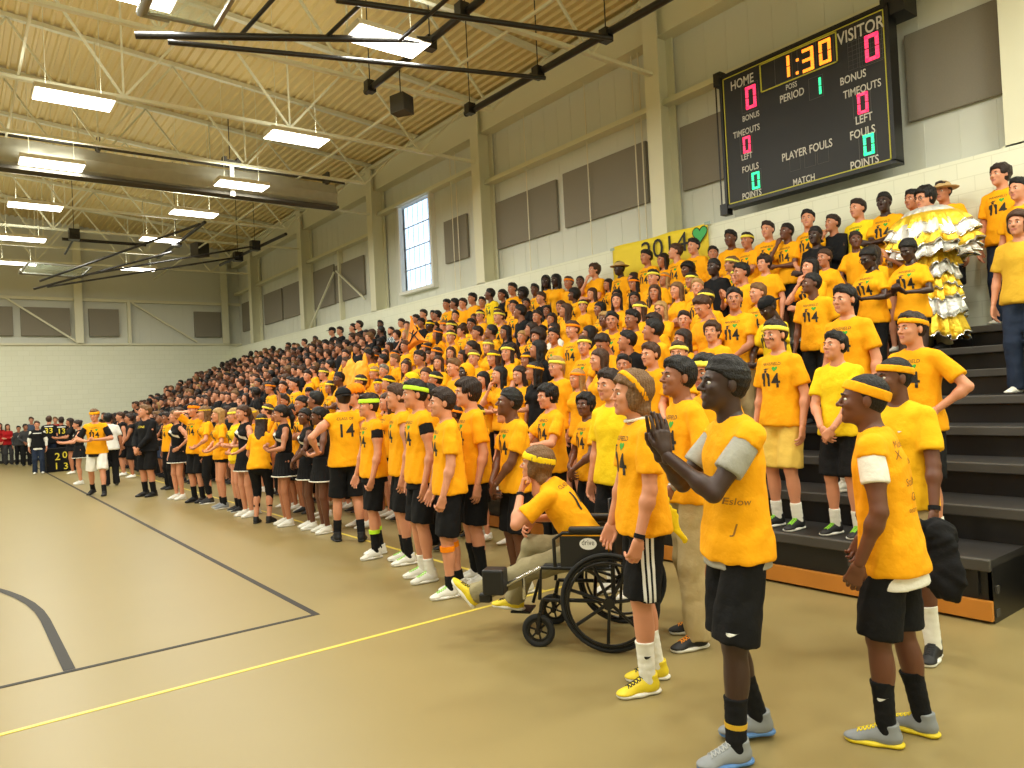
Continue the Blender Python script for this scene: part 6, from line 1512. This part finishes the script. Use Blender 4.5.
for pi_, loc, hd, h, skn, hc, dn in rest:
    g = PROTOS[pi_][2]; M = np.array(Matrix.Translation(loc) @ Matrix.Rotation(R(hd - 90), 4, 'Z') @ Matrix.Scale(h / 1.75, 4)); v, q = xf((g[0], g[1]), M)
    a = SKL.index(skn); b_ = HCL.index(hc); lut = np.array([a, a, 10, 5 + b_, 11, 12 if dn else 11, 11]); gs.append((v, q, lut[g[2]]))
if gs:
    V, Q, Mi = joinq(gs); me = newmesh('crowd', V, Q, Mi, nm=13)
    o = put('crowd', me, [SKINS[s] for s in SKL] + [HAIRS[h] for h in HCL] + [EYEW, BLACK, DENIM])
    tag(o, 'packed crowd of students in black filling the far half of the bleachers', 'crowd', kind='stuff')
# the cap and suits at the rail
for px, py, hs, lb, kw in ((354, 328, 'short', 'woman in black standing at the top left of the guard rail', dict(sex='f')), (360, 323, 'short', 'tall man in black suit standing highest beside the guard rail', {}), (341, 331, 'short', 'boy in black tee at the wall just left of the guard rail', {}), (333, 331, 'short', 'boy in black tee and black cap at the wall, left of the guard rail', dict(hat=('cap', BLACK)))):
    p = k_pos(7, px, py); h = min(max((onx(px, py, p[0])[2] - p[2]) / .929, 1.6), 1.95)
    person(tuple(p), 178, height=h, hair=(hs, 'dark'), top=('long' if px > 350 else 'tee', BLACK), bottom=('pants', BLACK), pose='crossed' if px < 350 else 'clasp', res='lo', prn=None, label=lb, **kw)

# ------------------------------------------------------------------ flags held over the gold section
fp = k_pos(3, 402, 372, 0); FM = mat('orange pennant cloth', srgb(246, 140, 14), .75); POLE = mat('pale wooden pole', srgb(190, 160, 110), .5)
q0 = onx(412, 316, fp[0]); q1 = onx(430, 342, fp[0]); q2 = onx(404, 356, fp[0]); base = onx(396, 392, fp[0])
fl = empty('pennant', tuple(base)); tag(fl, 'orange pennant with a black scribble held up on a pole over the gold section', 'flag'); iv = -Vector(base)
o = MB().tube([Vector(base) + iv, Vector(q0) + iv], .012, 8).build('pole', POLE, fl, smooth=True)
V = []; Fs = []; n = 12
for i in range(n + 1):
    for j in range(n + 1):
        s, t = i / n, j / n; p = (Vector(q0) * (1 - s) + Vector(q2) * s) * (1 - t * (1 - abs(2 * s - 1) ** 1.2)) + Vector(q1) * (t * (1 - abs(2 * s - 1) ** 1.2)); p += iv
        p.x += .03 * math.sin(6 * t + 3 * s) - .02; V.append(p)
for i in range(n):
    for j in range(n): a = i * (n + 1) + j; Fs.append((a, a + 1, a + n + 2, a + n + 1))
o = MB().add(V, Fs).build('cloth', FM, fl, smooth=True); o.modifiers.new('t', 'SOLIDIFY').thickness = .006
cc = (Vector(q0) + Vector(q1) + Vector(q2)) / 3 + iv; b = MB()
for a, c in (((-.16, -.10), (.20, .12)), ((-.10, .12), (.22, -.06)), ((-.05, -.02), (.05, .16))): b.tube([cc + Vector((-.06, -a[0], a[1])), cc + Vector((-.06, -(a[0] + c[0]) / 2, (a[1] + c[1]) / 2 + .03)), cc + Vector((-.06, -c[0], c[1]))], .014, 6)
b.build('scribble', PRINT, fl, smooth=True)
# big yellow cloth with two stiff peaks
def peak(p): return Vector(onx(p[0], p[1], tierx(1) - .1))
base = Vector(onx(358, 402, tierx(1) - .1)); yc = empty('peaked_banner', tuple(base)); tag(yc, 'large golden yellow cloth with two tall peaks held up among the gold section', 'banner')
YC = mat('golden yellow cloth', srgb(250, 168, 24), .7)
prs = [caps(peak((352, 352)) - base, peak((351, 372)) - base, .02, .16, .05), caps(peak((365, 353)) - base, peak((363, 374)) - base, .02, .20, .05), caps(peak((352, 374)) - base, peak((345, 388)) - base, .24, .27, .08), caps(peak((362, 376)) - base, peak((356, 390)) - base, .27, .30, .08), folds(.02, 1, .6)]
prs = [(*q[:7], ((1, 0, 0), .45)) if q[0] == 'c' else q for q in prs]
put('cloth', newmesh('cloth', *solid(prs, .03)), YC, yc)
